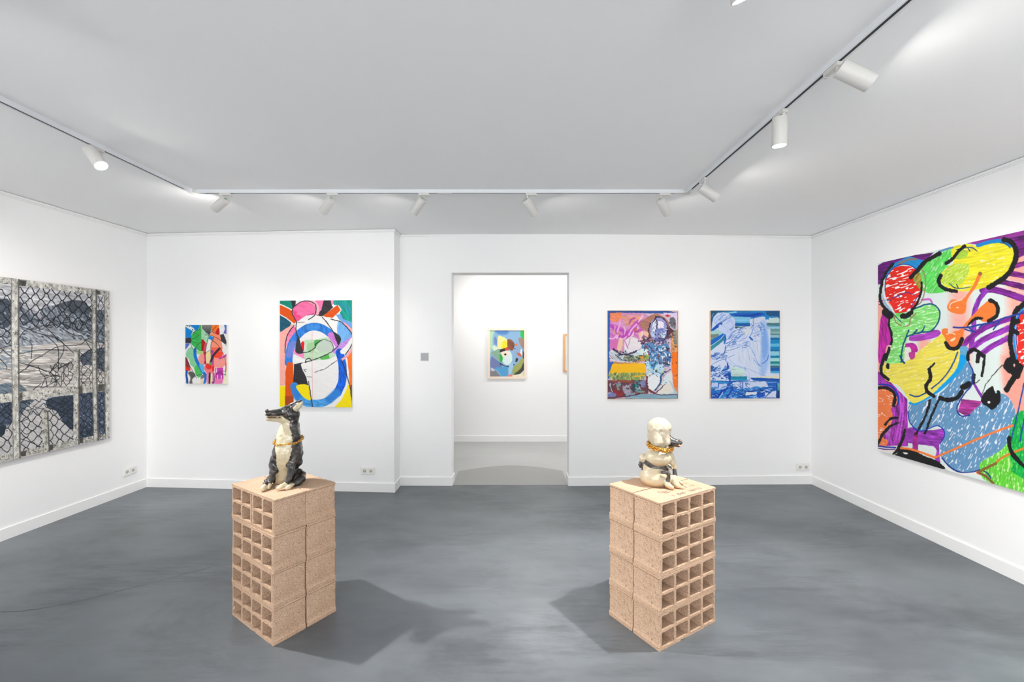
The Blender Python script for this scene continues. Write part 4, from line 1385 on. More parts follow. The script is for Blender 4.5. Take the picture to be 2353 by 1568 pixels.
# --- small abstract painting, left
pt, fin, _ = canvas('painting', 'small abstract canvas with a green leaf and salmon shapes, left of the blue arch painting', WB1,
    425.8, 520.4, (747, 747), (882, 882), (8.7125, 400, 720), 200, 270, 'f0efec', 8, jit=2.5)
pt.run('''
p 0a86d8 ; 225,225 500,225 500,300 480,330 380,350 350,420 345,495 215,495
l62 f0efec ; 215,225 375,325
l17 1b1b1e ; 250,242 268,254 / 294,255 311,266 / 364,325 380,340
p 35353d n.25 ; 215,500 345,490 350,550 330,600 215,605
p 3f7fd0 v6a5fb8 ; 215,610 320,605 275,680 215,745
f 37b556 n.3 ; 360,420 430,350 520,325 540,400 540,560 540,740 480,740 410,690 350,620 340,540
f a8dcb4 n.2 ; 545,300 620,350 700,430 690,500 650,610 580,560 545,520
p 45b556 ; 497,225 545,225 545,745 497,745
p 8b8a80 v343a48 ; 555,225 775,225 745,330 710,440 640,390 555,300
p ff7a1f ; 745,330 765,260 800,225 890,225 900,300 830,400 760,360
p ff8f66 vff9c84 ; 830,370 900,300 930,430 950,560 970,690 950,900 740,900 735,700 740,560 790,470 710,440 760,360
f c41f22 ; 860,320 905,300 915,400 880,430 825,400
p f2f2f2 ; 900,225 1000,240 1020,310 980,410 915,430
p 2f7fd8 v7a62b8 ; 1000,225 1100,225 1100,480 1050,420 985,400 1020,320
p 3a3c42 n.2 ; 920,430 990,415 1040,540 1070,620 1010,610 945,560
p b01a10 ; 545,530 580,525 650,610 640,680 620,760 545,755
s50 d9506a ; 635,620 610,760 610,900 620,1005
p a8283a ; 585,775 640,775 640,835 585,835 / 598,965 640,965 640,1010 598,1010
p 1a86dd ; 705,450 790,480 765,545 685,515
p f2f1e8 ; 690,525 735,535 735,750 640,790 650,640
p f3dd90 vf3d9b8 ; 640,790 735,750 735,980 700,1030 640,1010
p ff6a50 ; 740,685 960,685 955,800 740,800
f ff4a32 ; 790,800 965,780 950,880 860,905 800,880
p ff9c94 ; 780,900 1000,890 1030,1040 960,1090 800,1090
s55 d0509a ; 765,760 770,900 770,1050
p a03f98 ; 735,750 790,750 785,790 735,790
f 8fd3ab v7fd08a ; 330,680 400,720 390,830 430,950 500,1080 560,1210 490,1290 400,1160 300,1020 240,850 260,740
f 4fc05c b25 ; 430,1050 500,1090 555,1215 490,1285 410,1200
f f2f2f0 ; 240,880 300,930 330,1040 390,1090 430,1220 490,1330 440,1330 330,1150 260,1000
f a0d878 ; 450,750 580,765 565,800 500,830 460,800
f f59a90 b10 ; 590,800 500,860 490,960 540,1030 600,1030
s62 0f74d6 ; 420,730 420,830 440,920 480,1010 530,1090 570,1170 620,1230 625,1320 590,1415
f 5fb8ec b20 ; 500,1030 590,1040 600,1180 560,1180
f f77a80 ; 640,1010 720,1040 800,1060 800,1200 740,1220 650,1190 600,1100
f ee2f2a b10 ; 660,1010 740,1040 750,1100 690,1125 640,1090 / 760,1060 800,1070 800,1130 770,1170
s46 3f2a38 ; 905,715 840,780 780,860 735,980
p 5fb050 ; 705,985 755,980 740,1040 700,1035
p f08ab0 ; 650,1200 700,1200 690,1420 655,1420
s40 3a2a2e ; 715,1210 708,1420
s36 f2e0a0 ; 750,1220 745,1420
s46 d860a8 ; 795,1220 795,1380
p cf3aa8 vc83ab0 ; 820,1100 980,1090 990,1320 830,1320
p f07fb8 ; 820,1310 990,1320 960,1420 815,1420
p a03a90 ; 755,1370 805,1370 805,1420 755,1420
l22 f6d0ea ; 850,1115 850,1180 / 868,1250 868,1300 / 945,1255 945,1305
p ff6238 ; 1035,990 1105,985 1105,1160 1040,1160
p ff9070 ; 1020,880 1105,830 1105,985 1035,990
s40 d84aa0 ; 910,905 1000,870 1105,795
p f8ee9a vfaf4c8 ; 1040,1170 1105,1165 1105,1420 1000,1420 1010,1300
p 8f3038 ; 215,870 260,900 310,1030 330,1090 215,1075
p e02a20 n.3 ; 215,1075 320,1075 330,1150 215,1160
s42 1a4fae ; 255,1165 245,1240 260,1320 265,1420
f 5a5a58 b25 ; 280,1190 360,1170 430,1250 360,1330 370,1420 300,1420 330,1300
p 8a8f94 h5a6a74 ; 530,1250 610,1225 610,1290 530,1330
p f0d8b0 ; 530,1335 610,1290 580,1420 530,1420
s8 333338 ; 520,325 430,350 370,420 / 500,450 400,500 345,550 335,620 370,715 / 545,580 470,640 410,720 395,790 / 845,265 700,430 660,600 630,760 625,900 640,1010 / 620,435 700,440 820,480 940,550 1040,640 1090,710 / 800,470 770,560 735,650 740,880 / 760,545 860,620 960,760 1010,900 1035,1060 1020,1260 / 240,880 310,1050 460,1315 / 750,360 830,405 / 450,1250 555,1222 / 800,1380 820,1270 880,1190 980,1160 1050,1165 / 880,1200 1040,1235 / 640,790 720,740 / 490,740 600,760
''')
fin()

# --- tall abstract painting with the blue arch
pt, fin, _ = canvas('painting', 'tall abstract canvas with a blue arch and pink disc, behind the black dog sculpture', WB1,
    643.0, 808.8, (690.7, 690.7), (936, 936), (5.409, 620, 670), 330, 470, 'f4f2f0', 5, jit=1.7, tex=0.8)
pt.run('''
p fbb3a8 ; 118,480 230,440 300,380 210,620 190,800 200,900 190,1170 118,1170
p 0f8f78 n.35 ; 118,105 260,105 290,200 270,220 200,190 118,155
p 35333a ; 260,105 325,105 320,180 290,225
f 1d5a72 n.3 ; 118,290 200,310 260,370 255,420 200,460 118,495
p e4560f ; 118,165 200,200 280,240 330,380 300,400 210,330 118,280
l12 f8f4f0 ; 118,155 200,190 275,235 / 118,283 210,335 295,405
p ff7fb4 ; 560,105 670,105 650,220 600,260 595,190
p 36343a n.35 ; 670,105 760,105 770,180 790,195 720,260 650,310 570,295 640,230
p f58fb8 ; 755,105 805,105 790,150 770,180
f ff77ac n.14 ; 290,200 380,130 480,115 560,150 575,230 560,290 460,300 370,350 320,360 285,290
p ff4f8c n.2 ; 285,230 340,250 330,290 380,300 400,330 350,375 305,330
s46 ffb6c4 ; 500,115 560,150 590,200 590,270
f 17998a n.4 a70 ; 790,130 830,105 1045,105 1045,370 980,370 900,340 870,270 890,230 850,170 800,170
f 3a90c0 b50 o.6 ; 840,140 960,180 1040,260 1040,330 950,230
p 6fa4e4 ; 820,290 880,280 910,340 1000,380 1045,370 1045,490 960,420 860,350
p e4560f ; 840,168 880,235 760,345 660,305
f f4f2f0 ; 330,400 420,330 560,300 660,320 780,330 850,400 830,480 760,520 600,400 400,470 320,540 300,480
f ff6f9f vff9fbc n.2 ; 300,430 330,520 290,600 210,690 195,650 220,520
f 74b2ee n.18 a100 ; 850,380 950,410 1030,500 1030,580 960,660 880,720 830,700 880,600 840,520
s95 2f7fdc n.45 a80 L60 W9 ; 235,890 240,780 280,640 370,520 480,450 590,440 690,480 775,545
s95 8f8fe0 b30 o.75 ; 240,780 290,660
s70 4f9fe8 b30 o.6 ; 480,445 590,440
f f4f2f0 ; 400,590 480,520 570,495 680,540 720,570 740,640 600,650 430,640
f c4e2c0 n.08 ; 430,610 560,600 740,570 790,680 780,740 830,790 700,860 600,870 500,860 410,820 440,700
f a4d8a0 ; 470,650 560,640 540,760 470,740
f 53b455 ; 555,610 630,605 600,650 560,690
p 5cbc58 ; 620,820 730,780 745,830 650,868
f c6d4c6 b10 ; 600,660 700,590 780,650 790,720 720,760 600,740
p e80f1c ; 415,615 430,640 425,745 400,745 385,640
p f890c4 ; 300,720 420,740 430,840 350,800 300,780
s80 d07fd8 n.2 ; 760,545 800,600 850,665
s72 c48fe0 n.2 ; 815,740 900,680 1020,600
f 3a3a40 n.4 ; 352,555 385,665 412,765 330,765 318,700
f 34343c n.5 ; 800,508 885,580 860,665 840,650
p f4f2f0 ; 300,785 425,840 440,880 300,905
p e4560f ; 215,875 290,890 298,1445 188,1445 195,1000
p b5481a ; 188,1300 292,1300 292,1445 188,1445
p 323238 n.3 ; 300,905 420,880 400,950 440,1020 478,1165 290,1165
f f4f2f0 n.03 ; 430,880 830,850 850,1000 840,1130 760,1250 640,1330 530,1345 480,1120 400,960
s100 0f5fd8 n.4 a80 L50 W10 ; 868,760 900,900 905,1050 890,1150 840,1260
s96 4a9fe4 n.35 a20 L50 W10 ; 830,1270 700,1370 560,1395 420,1370 340,1290 305,1180
s90 2a7fdc b40 o.8 ; 300,1190 340,1300 / 840,1250 740,1345
p ffe600 ; 118,1175 190,1175 188,1445 118,1445
f ffe600 ; 330,1172 475,1168 510,1345 440,1330 370,1260
p ffe600 ; 970,1160 1000,1160 1035,1445 800,1445 890,1345 950,1230
p ff7a28 ; 950,830 1045,700 1045,1160 990,1160 970,1000
p b81f1a ; 1000,1160 1045,1160 1045,1445 1028,1445
s28 f6a8b0 ; 930,400 1000,470 1030,540 / 895,850 960,800 1040,690
s60 f4f2f0 ; 905,750 970,690 1025,610
l14 f4f2f0 ; 955,830 975,1000 985,1160
s11 33333a r ; 290,200 385,130 480,118 560,160 575,240 545,310 480,350 / 285,200 275,260 300,320 335,385 / 655,320 720,400 790,510 850,660 / 330,390 325,480 360,600 410,750 / 300,420 220,540 195,650 188,755 / 410,760 480,750 560,700 575,650 640,610 / 440,880 600,830 760,755 850,680 / 450,880 450,850 490,830 520,860 / 890,850 960,1050 1000,1220 1032,1445 / 478,1120 510,1300 532,1445 / 940,790 1030,640 1020,530 960,450 880,380 760,345
s7 44444a r ; 640,610 690,600 760,630 790,690 780,740 / 560,1005 620,980 690,960 830,860 / 470,300 545,275 / 350,390 430,380 / 450,1000 420,975 460,970 / 470,1060 520,1065
l5 f0a0b0 ; 525,500 525,870 532,1345
''')
fin()

# --- framed picture in the far room
A_px = (1120.5, 1207.6)
pt, fin, info = canvas('framed_picture', 'multicoloured abstract picture in a pale wood frame in the room beyond the doorway', WF,
    1126.0, 1203.9, (760, 760), (865.5, 865.5), (10.45, 1100, 740), 150, 200, '8fb8dc', 11, dep=0.018, jit=4, group='framed pictures in the far room')
E_paint = '''
f b8e4c0 b40 ; 262,200 380,210 340,350 330,560 300,700 262,740
f 5f8fd0 b50 ; 400,200 700,200 680,300 480,300
p 3fc85a b20 ; 1000,200 1095,200 1095,500 1040,400 1000,330
f b08a80 b20 ; 950,400 1040,390 1095,520 1085,640 1000,560
f fdf0a0 b12 ; 470,340 560,350 670,420 690,600 500,660 450,560
f fbe92f b30 ; 580,480 650,450 690,600 560,640
f 7a8fc8 b14 ; 400,360 435,440 430,560 370,500 370,400
f 8a5640 n.25 b8 ; 690,430 780,430 860,520 850,620 800,690 730,650 690,580
p f07a30 b10 ; 870,530 950,520 900,590
f e4f2dc b25 ; 340,560 450,600 470,650 380,700 330,640
p 8fb59a b8 ; 280,740 500,640 500,950 400,860
p 3a3836 ; 500,670 630,630 720,640 720,680 510,740
p e0502a ; 620,640 690,600 735,670 640,690
f dff2f0 b14 ; 520,750 720,690 800,820 790,960 700,1040 600,1000 560,900
f f8e6d4 b8 ; 520,745 600,710 700,690 725,780 640,840 570,820
c 2f2822 b6 ; 637,783 27,26
f 3fb050 b10 ; 505,760 580,850 560,950 510,960
p 7a86b8 b8 ; 310,820 500,970 560,1060 540,1160 400,1130 290,1130 262,980
p 3a5a7a b8 ; 500,970 600,1040 510,1040
f 5aa8dc b20 ; 400,1100 600,1080 720,1060 700,1290 560,1300 480,1200
p 8a8a90 b12 ; 262,1170 400,1160 540,1320 262,1320
f d8d8dc b10 ; 300,1110 330,1110 390,1170 310,1180
f a8cfe8 b20 ; 720,1060 820,1000 800,1200 720,1270
f a8b060 b14 ; 830,1100 960,980 1040,870 1080,960 1000,1130 860,1270 810,1230
f 4a4a42 b25 ; 1080,980 1090,1150 960,1270 840,1270 1000,1130
p f2f0d0 ; 700,1280 860,1275 1000,1250 1095,1150 1095,1320 700,1320
p ee8878 b8 ; 700,1270 810,1275 810,1320 695,1320
f 9ab0d0 b14 ; 860,620 960,560 1000,640 930,740 940,830 1010,880 960,960 900,980 860,800
f f4f6f4 b6 ; 1010,650 1045,700 1045,830 1000,780
f d8684a b8 ; 920,740 1010,770 1030,840 950,800
f 4a4a48 b10 ; 1060,700 1090,760 1085,880 1050,840
p 2f353a b6 ; 900,865 950,885 920,965 878,960
c 3a3a40 b6 ; 870,640 18,14 / 845,1030 18,12
s16 2f353a ; 560,1030 620,1060 715,1070
'''
pt.run(E_paint)
root = fin()
M_frame1, nt, bb = mat('pale_maple', L4('f0dccb'), 0.5)
M_frame2, nt, bb = mat('oak_frame', L4('dca878'), 0.5)
def frame(root, A, B, zt, zb, n, base, w, th, m, mat_w=0.0):
    d = (B - A).normalized()
    Ln = (B - A).length
    M = Matrix(((d.x, -n.x, 0, A.x - base.x), (d.y, -n.y, 0, A.y - base.y), (0, 0, 1, 0), (0, 0, 0, 1)))
    z0, z1 = zb - base.z, zt - base.z
    g = 0.0008
    for x0, x1, a, b_ in ((-w, Ln + w, z1 + g, z1 + w), (-w, Ln + w, z0 - w, z0 - g), (-w, -g, z0 - g, z1 + g), (Ln + g, Ln + w, z0 - g, z1 + g)):
        bm = bmesh.new()
        bm_box(bm, x0, x1, -th * .45, th * .55, a, b_, M, 0.0015)
        from_bm('frame_rail', bm, m, root)
A, B, zt, zb, n, bp_, _ = info
frame(root, A, B, zt, zb, n, bp_, 0.040, 0.040, M_frame1)

# second framed work, mostly hidden behind the door jamb
pt, fin, info = canvas('framed_picture', 'oak framed pale sheet half hidden behind the right door jamb', WF,
    1299.0, 1372.0, (771, 771), (851.5, 851.5), (10.45, 1100, 740), 60, 60, 'f6eee2', 12, dep=0.018, group='framed pictures in the far room')
pt.run('f dfe4ea b60 n.1 ; 2250,500 2500,450 2600,800 2400,950 2250,800\nf c8b8a8 b50 ; 2350,600 2450,560 2500,700 2400,780')
root = fin()
A, B, zt, zb, n, bp_, _ = info
frame(root, A, B, zt, zb, n, bp_, 0.026, 0.040, M_frame2)

# --- magenta figure painting
pt, fin, info = canvas('painting', 'oil painting of a blue figure against magenta and yellow, right of the doorway', WB2,
    1396.5, 1558.0, (714, 714), (917, 917), (6.815, 1380, 700), 325, 410, 'd8c0d4', 7, jit=4.5, material=M_oil, edge=M_edgew, tex=0.45)
pt.run('''
f d890c0 n.3 b40 ; 140,140 700,140 740,440 640,640 280,760 140,700
p e8a088 b40 n.3 ; 380,170 640,170 640,300 560,330 400,320
s62 c84ac0 b30 n.4 ; 170,330 330,400 420,470 520,340 600,270 640,350 640,420
s55 d468cc b30 n.4 ; 170,470 260,600 200,690
s50 c040b8 b25 n.4 ; 200,360 330,520 400,430 / 540,330 480,450 430,520
s26 f0b0e0 b14 ; 320,180 300,300 260,430 / 560,310 490,390 440,480
f ff8a5a n.4 b14 ; 140,105 300,115 325,220 250,270 155,245
s36 d89a78 b16 n.3 ; 330,190 480,260 400,310
f b07868 n.3 b16 ; 620,280 760,180 900,150 1060,260 1080,420 1000,560 760,560 720,420 640,380
f c06a50 b18 ; 520,390 580,370 600,430 540,440
f f0c0a0 b14 ; 600,440 740,430 740,540 640,560
p e070b8 b16 ; 150,560 300,540 290,680 230,730 150,690
f f0c8a8 b16 ; 300,520 350,560 330,700 270,740 260,680
p 2a4f9a n.5 a0 L300 b10 ; 100,90 1000,90 1215,130 1000,145 300,125 100,140
p e4d0ee b12 ; 980,130 1215,130 1215,340 1170,300 1150,210 1000,165
p 2a62b4 n.2 a90 b5 ; 95,90 150,110 145,700 145,900 220,900 150,1040 140,1160 95,1180
f ece4ea n.1 b10 ; 390,560 520,510 640,600 650,650 560,720 400,760 370,690
s16 c85ac8 ; 390,590 430,690 / 500,440 580,500
s14 c8a898 ; 470,500 440,640
f 6a7078 n.5 r ; 1075,240 1120,200 1165,230 1170,380 1100,340
f c83a34 r ; 1010,175 1060,160 1095,185 1050,200
f 5a3440 r b8 ; 1040,300 1120,400 1160,430 1100,470 1060,540 1030,480
p f4a868 b14 ; 1100,450 1215,380 1215,745 1100,760
s52 8a9088 n.3 ; 1168,420 1168,600
p ff7a1a n.15 a90 b8 ; 1105,760 1215,735 1215,1100 1185,1375 1155,1340 1115,1000
s6 fbe0c8 ; 1135,1140 1180,1160
f 9a98d0 n.3 r ; 770,330 820,240 900,190 990,230 1040,330 1030,480 960,560 850,580 790,500
f e4ecf8 r ; 830,255 875,260 865,400 800,420
f eee6f6 r ; 890,275 990,285 975,360 910,390
f b8d4ee r ; 790,430 850,440 840,540 800,500
f 7a86c8 r ; 880,400 1000,370 1000,440 900,500
f cfe4ee r ; 920,480 1010,440 1000,520 930,530
f 5a6ea8 r ; 860,530 960,520 990,570 850,590
s15 2a2840 r ; 775,300 755,420 790,540 840,620 / 860,190 940,200 1010,250 1050,340 / 860,200 885,300 860,480 / 1040,350 1040,480 980,580
s20 2a2238 r ; 590,580 680,560 760,530 / 650,620 720,560 / 860,200 830,260 775,310
''')
pt.splat(46, (790, 280, 1030, 540), ['7a80c0', 'c4bce8', 'e6f0fa', '4a5a98', '8aa8d8', '3a3a68'], 60, 11, 70, 60, r=1)
pt.splat(26, (160, 180, 640, 560), ['e8a0dc', 'f4d0ea', 'b83ab0', 'e89a88'], 150, 22, -55, 40, b=16)
pt.splat(26, (1040, 290, 1170, 520), ['2a2430', '6a3a40', '8a8c94', '4a3a40'], 50, 14, 60, 60, r=1)
pt.splat(60, (640, 500, 800, 620), ['4a2a34', '2a2030', '7a5068', 'b088b8'], 46, 13, 10, r=1)
pt.splat(60, (800, 520, 1080, 680), ['2a2840', '5a5a90', 'c8a8d8', '3a4a80', '5a3a48'], 50, 13, 40, 70, r=1)
pt.run('''
f 5a86b8 n.5 r ; 640,650 780,600 900,640 1030,610 1085,700 1095,900 1060,980 960,960 820,910 700,780
f c8d8e0 n.4 r ; 145,720 250,740 350,800 500,780 640,690 750,720 740,800 500,830 380,890 250,880 145,830
f dcece8 r ; 610,720 700,690 750,730 730,800 640,790
''')
pt.splat(150, (690, 640, 1090, 960), ['3a78b8', '1f4a80', '203050', '88b8dc', 'cfe0ee', 'e8f0f4', '4a90c8', '6a4a70', '8a3a48'], 70, 20, 60, 70, r=1)
pt.splat(50, (160, 730, 500, 880), ['eef0f2', '3a3a50', 'a8b8c0', '3a5a58', 'e8a8b0', 'b8d0e0'], 80, 13, 25, 30, r=1)
pt.run('''
s24 24264a r ; 195,695 290,765 350,780 430,780 560,730
s12 2a2838 r ; 300,740 370,750 / 240,790 320,860 390,880
s16 f0e4e8 ; 150,830 250,900 420,910
s10 d86068 ; 150,800 175,840
f a0a858 n.5 r b10 ; 560,810 750,790 720,880 600,890
''')
pt.splat(70, (380, 790, 700, 890), ['3a5a50', '5a7a58', '8a9a58', '2a3a40', 'a8b0a0', 'c8a070'], 70, 14, 5, 30, r=1)
pt.run('''
s26 c89060 n.5 r ; 215,915 500,920 690,870
c f0902a r ; 645,830 30,22
f ffc000 n.08 a0 ; 170,970 200,930 300,930 660,925 700,960 695,1080 560,1070 300,1080 140,1100 150,1030
f 8a9a50 n.6 a90 L60 r b8 ; 150,1085 400,1070 690,1075 700,1130 560,1200 300,1195 150,1150
''')
pt.splat(120, (150, 1080, 690, 1190), ['5a7a48', 'c8c878', '3a5040', 'e8e0a0', '88a878', 'd8b040'], 60, 9, 88, 15, r=1)
pt.run('''
s22 f0b820 ; 530,1130 680,1110
p 6a3a44 n.4 b8 r ; 95,1185 760,1185 740,1400 400,1440 95,1490
s26 a04a38 r ; 180,1200 480,1205
f 2a8088 n.3 r ; 525,1210 600,1200 625,1330 530,1370
f 1f4a50 r ; 480,1250 530,1230 540,1350 500,1390
f a8a0b0 n.3 r ; 345,1300 490,1235 460,1310 510,1380 410,1410
f 7a9a90 r ; 235,1260 320,1250 290,1340 / 560,1370 640,1350 700,1380 560,1400
f 98282e b10 r ; 210,1340 330,1350 330,1440 220,1420
f 7a80b8 r ; 105,1380 230,1385 240,1470 105,1485
f 7888b8 r ; 620,1210 700,1190 710,1290 650,1290
s14 c0c8e0 r ; 150,1240 160,1320 180,1360
''')
pt.splat(60, (120, 1200, 720, 1400), ['4a2a38', '5a3a48', '8a90a8', '2a3a40', '984048', 'b8b0c0'], 60, 16, 20, 60, r=1)
pt.run('''
f bcdcf0 n.2 r ; 720,880 830,930 960,950 985,1080 900,1130 740,1070
f 58a8d8 b12 r ; 760,900 880,910 860,980 800,1000
f eef2f6 n.06 r ; 745,1080 900,1110 935,1180 880,1290 820,1350 750,1320 728,1180
p ece6dc b8 ; 950,1230 1090,1060 1105,1010 1140,1330 1190,1420 870,1420
f b8d0dc b16 r ; 1060,1180 1130,1250 1190,1400 1060,1390 1150,1370
f d8e8f0 b10 r ; 960,1190 1060,1080 1080,1180 980,1260
s26 2a5078 r n.5 ; 1000,1060 940,1130 935,1230 850,1340
s12 3a2030 r ; 850,1390 940,1320 1010,1245
s12 2a3850 r ; 830,1000 870,1050 960,1080 / 830,980 870,900 / 950,920 1090,940 / 1100,1020 1010,1070
s30 6a3038 r ; 725,1130 725,1240 745,1330 840,1390 880,1410
p 8ab0c4 n.5 a0 L200 b8 ; 400,1400 1215,1405 1215,1490 380,1490
s22 5a3040 r n.4 ; 100,1470 400,1440 620,1400
s10 4a2838 ; 880,1410 1000,1420 1190,1410 1200,1450
''')
pt.splat(70, (700, 880, 1000, 1120), ['3a88c0', 'a8d8ec', 'e8f4f8', '203858', 'c8c850', '1f2a40'], 50, 9, 40, 70, r=1)
pt.splat(46, (680, 540, 1200, 1290), ['1f1a28', '201c24'], 12, 11, 40, 90, r=1)
pt.splat(40, (1110, 560, 1200, 760), ['3a3428', '5a5040'], 16, 7, 40, 90, r=1)
pt.run('l8 a07048 ; 104,97 1210,97 1206,1478 104,1478')
fin()

# --- blue painting
pt, fin, info = canvas('painting', 'blue and white painting of line-drawn figures, nearest the right corner', WB2,
    1633.0, 1791.8, (714, 714), (916, 916), (6.816, 1620, 700), 325, 410, 'dbe5fb', 7, jit=3, material=M_oil, edge=M_edgew, tex=0.6)
pt.run('''
p d9e4fb b8 n.06 a90 L300 ; 80,90 1180,90 1180,1480 80,1480
p 2a88c8 v3a90d0 n.3 a0 L300 b8 ; 75,90 1180,90 1180,240 900,190 700,230 440,200 320,130 200,130 130,200 100,420 75,420
p 155a80 b20 ; 75,90 500,90 200,120 130,200 100,330 75,330
p 1666c8 b14 ; 330,140 900,125 960,170 760,200 440,175
p 0f48b0 b10 ; 420,165 700,160 860,130 900,150 760,190 500,185
p 1f5a90 b14 ; 950,105 1180,95 1180,230 1140,185 970,180
s18 9adcf0 b8 ; 330,138 490,118
p 84ccf0 n.3 a0 L300 b6 ; 450,190 720,200 690,290 460,285
p 0f86d0 v0a48a0 b5 ; 455,285 700,285 712,340 470,335
p 1a5a60 b6 ; 460,345 690,348 560,362 480,378
p dfe6f2 b6 ; 560,365 700,355 705,485 590,485
p cfe6e6 b8 ; 985,210 1150,205 1172,250 1165,290 990,290
p 4a8088 b14 ; 960,290 1180,290 1180,330 960,325
p 2a8ab8 b6 ; 960,330 1180,325 1180,345 960,345
p a0d0ec b5 ; 950,345 1180,345 1180,380 950,380
p 0f88d8 b12 ; 950,170 1000,170 1000,235 940,235
f a8c8f8 b50 ; 870,300 960,300 1010,800 940,1100 860,1080 880,600
f 86b2f4 b40 ; 895,430 960,420 988,700 930,860 890,760
''')
y = 380
for h_, c_ in ((45, '6fa0a0'), (35, '8fbcbc'), (20, '5a8a94'), (40, '98ccd8'), (40, '0a70b0'), (55, '0a90d0'), (45, '62c0e4'), (40, '0a88c8'), (35, '0a78b0'), (65, '90d4e8'), (40, '0a80b0'), (50, 'a8e4e4'), (40, '128a8c'), (30, '80c8d8'), (30, '3a6a7a'), (55, '0a5cb0'), (35, '50b0e0')):
    pt.run('p %s b5 ; 1023,%d 1180,%d 1180,%d 1023,%d' % (c_, y, y, y + h_, y + h_)); y += h_
pt.run('''
p a8d8d8 b16 ; 80,400 200,390 300,440 200,500 80,480
p 7a9088 b14 ; 80,470 220,460 200,520 80,535
p 1a7a98 v3aa0b0 b6 ; 80,545 310,480 300,560 80,735
p d9e4fb b5 ; 80,740 330,560 420,600 420,960 80,980
s50 0f6ad8 ; 85,615 200,530 310,465
s7.2 f4f8ff ; 85,650 220,560 300,480
f cfdefa b6 ; 110,290 160,180 240,130 340,130 410,180 350,230 250,290 200,330 140,310
s3.6 5a8ae0 ; 130,280 190,200 260,150 / 150,290 220,220 330,150 / 170,300 240,230 / 230,190 300,170 340,190
f cbd9fb b5 ; 190,350 300,290 420,190 470,260 460,400 420,470 330,540 290,450 210,400
s26 0f48b8 e ; 95,415 180,335 250,280
s30 0f50c0 e ; 125,400 205,345
s5.8 0a4a90 ; 190,335 300,262 380,222 420,168
s4.3 1a5ab0 ; 200,312 320,240 362,208
f 0a58a8 ; 240,290 275,296 255,325
s3.6 8aa8f0 ; 320,260 400,210 / 340,300 420,240 / 300,340 350,380 / 360,250 440,300 / 380,200 450,330
s26 0f60c0 e ; 312,465 318,540 300,610
s10.1 2a70d0 e ; 290,600 360,600 420,560 / 320,560 380,530 430,500 / 350,640 420,590 480,560
s5.8 2a6ac8 e ; 370,520 440,440 560,380 650,378 / 390,505 500,450 600,430 620,442 / 440,510 520,512 610,455 / 400,405 445,345 / 360,540 420,470 / 430,600 500,580 / 430,640 500,620 / 420,560 490,540
s7.2 2a60c0 e ; 760,320 755,240 800,180 910,160
s4.3 3a70d0 e ; 790,310 870,290 935,350 935,410 / 800,330 900,350 930,390 / 740,400 800,350 860,350 / 770,440 850,420 880,370 / 860,340 880,390 930,400
f 0a50a8 ; 832,312 852,330 842,338
s10.1 4a86e0 e ; 715,335 745,420 705,500 722,565
s26 2a6ad0 e ; 700,515 740,550
s5.8 3a78d0 e ; 740,460 820,445 875,390 860,340 / 760,500 850,460 / 720,545 770,575 855,575 / 700,380 760,330 760,260
s11.5 0f50b8 ; 325,650 310,740 290,765
s6.5 2a68c8 e ; 290,760 200,790 95,800 / 320,735 480,690 565,655 / 440,640 480,600 460,560 / 590,610 690,575 / 100,950 200,890 320,850 470,785 / 90,830 180,790 / 90,870 180,850 190,810
s4.3 6a98e0 ; 560,650 620,640 700,680 760,770 820,900 880,975 / 600,640 700,650 780,800 830,930 900,965 / 580,640 590,740 / 385,860 470,940 600,990 720,1030 880,1100 1020,1140 / 320,860 400,940 520,975 620,1010 / 560,990 620,1090 700,1150
s5.8 3a78d8 ; 755,840 800,910 860,970 / 625,985 630,1040 / 330,830 320,880 360,930
s11.5 2f6fd8 e ; 992,785 972,870 895,925
f 5a98f0 b12 ; 870,925 940,895 960,870 930,920
''')
pt.splat(36, (120, 150, 400, 330), ['5a8ae0', '8aaef0', '2a60c8', 'e8f0ff'], 130, 5, -42, 14)
pt.splat(44, (380, 370, 640, 530), ['4a80e0', '8ab0f2', '1f58b8', 'eef3ff'], 120, 5, -32, 18)
pt.splat(34, (720, 300, 930, 520), ['5a8ae4', '9abaf4', '2a60c0', 'eaf1ff'], 90, 5, 35, 50)
pt.splat(30, (300, 540, 700, 680), ['5a8ae4', '9abaf4', '2a60c0'], 100, 5, -20, 25)
pt.splat(26, (400, 620, 900, 1120), ['b4ccf6', 'e8effe', 'a0bcf2'], 200, 7, 80, 12)
pt.splat(60, (95, 760, 330, 860), ['2a68c8', '5a90e0', '1a4aa8', 'e4ecfc'], 60, 8, -15, 30)
pt.run('''
f 1f5ab0 ; 85,970 120,960 150,1010 110,1055 85,1055
s30 1a58c0 e ; 352,920 350,1010 270,1030
p c8e4e0 n.2 a0 L200 b6 ; 405,980 600,1000 640,1080 590,1125 410,1120
s7.2 8ab4a8 b6 ; 420,1105 520,1098 / 420,980 470,975 / 420,1020 480,1022
''')
pt.splat(90, (95, 960, 390, 1180), ['2a68c8', '1a4aa8', '4a88dc', 'dce6fa', '1a7ac0'], 60, 13, -10, 50)
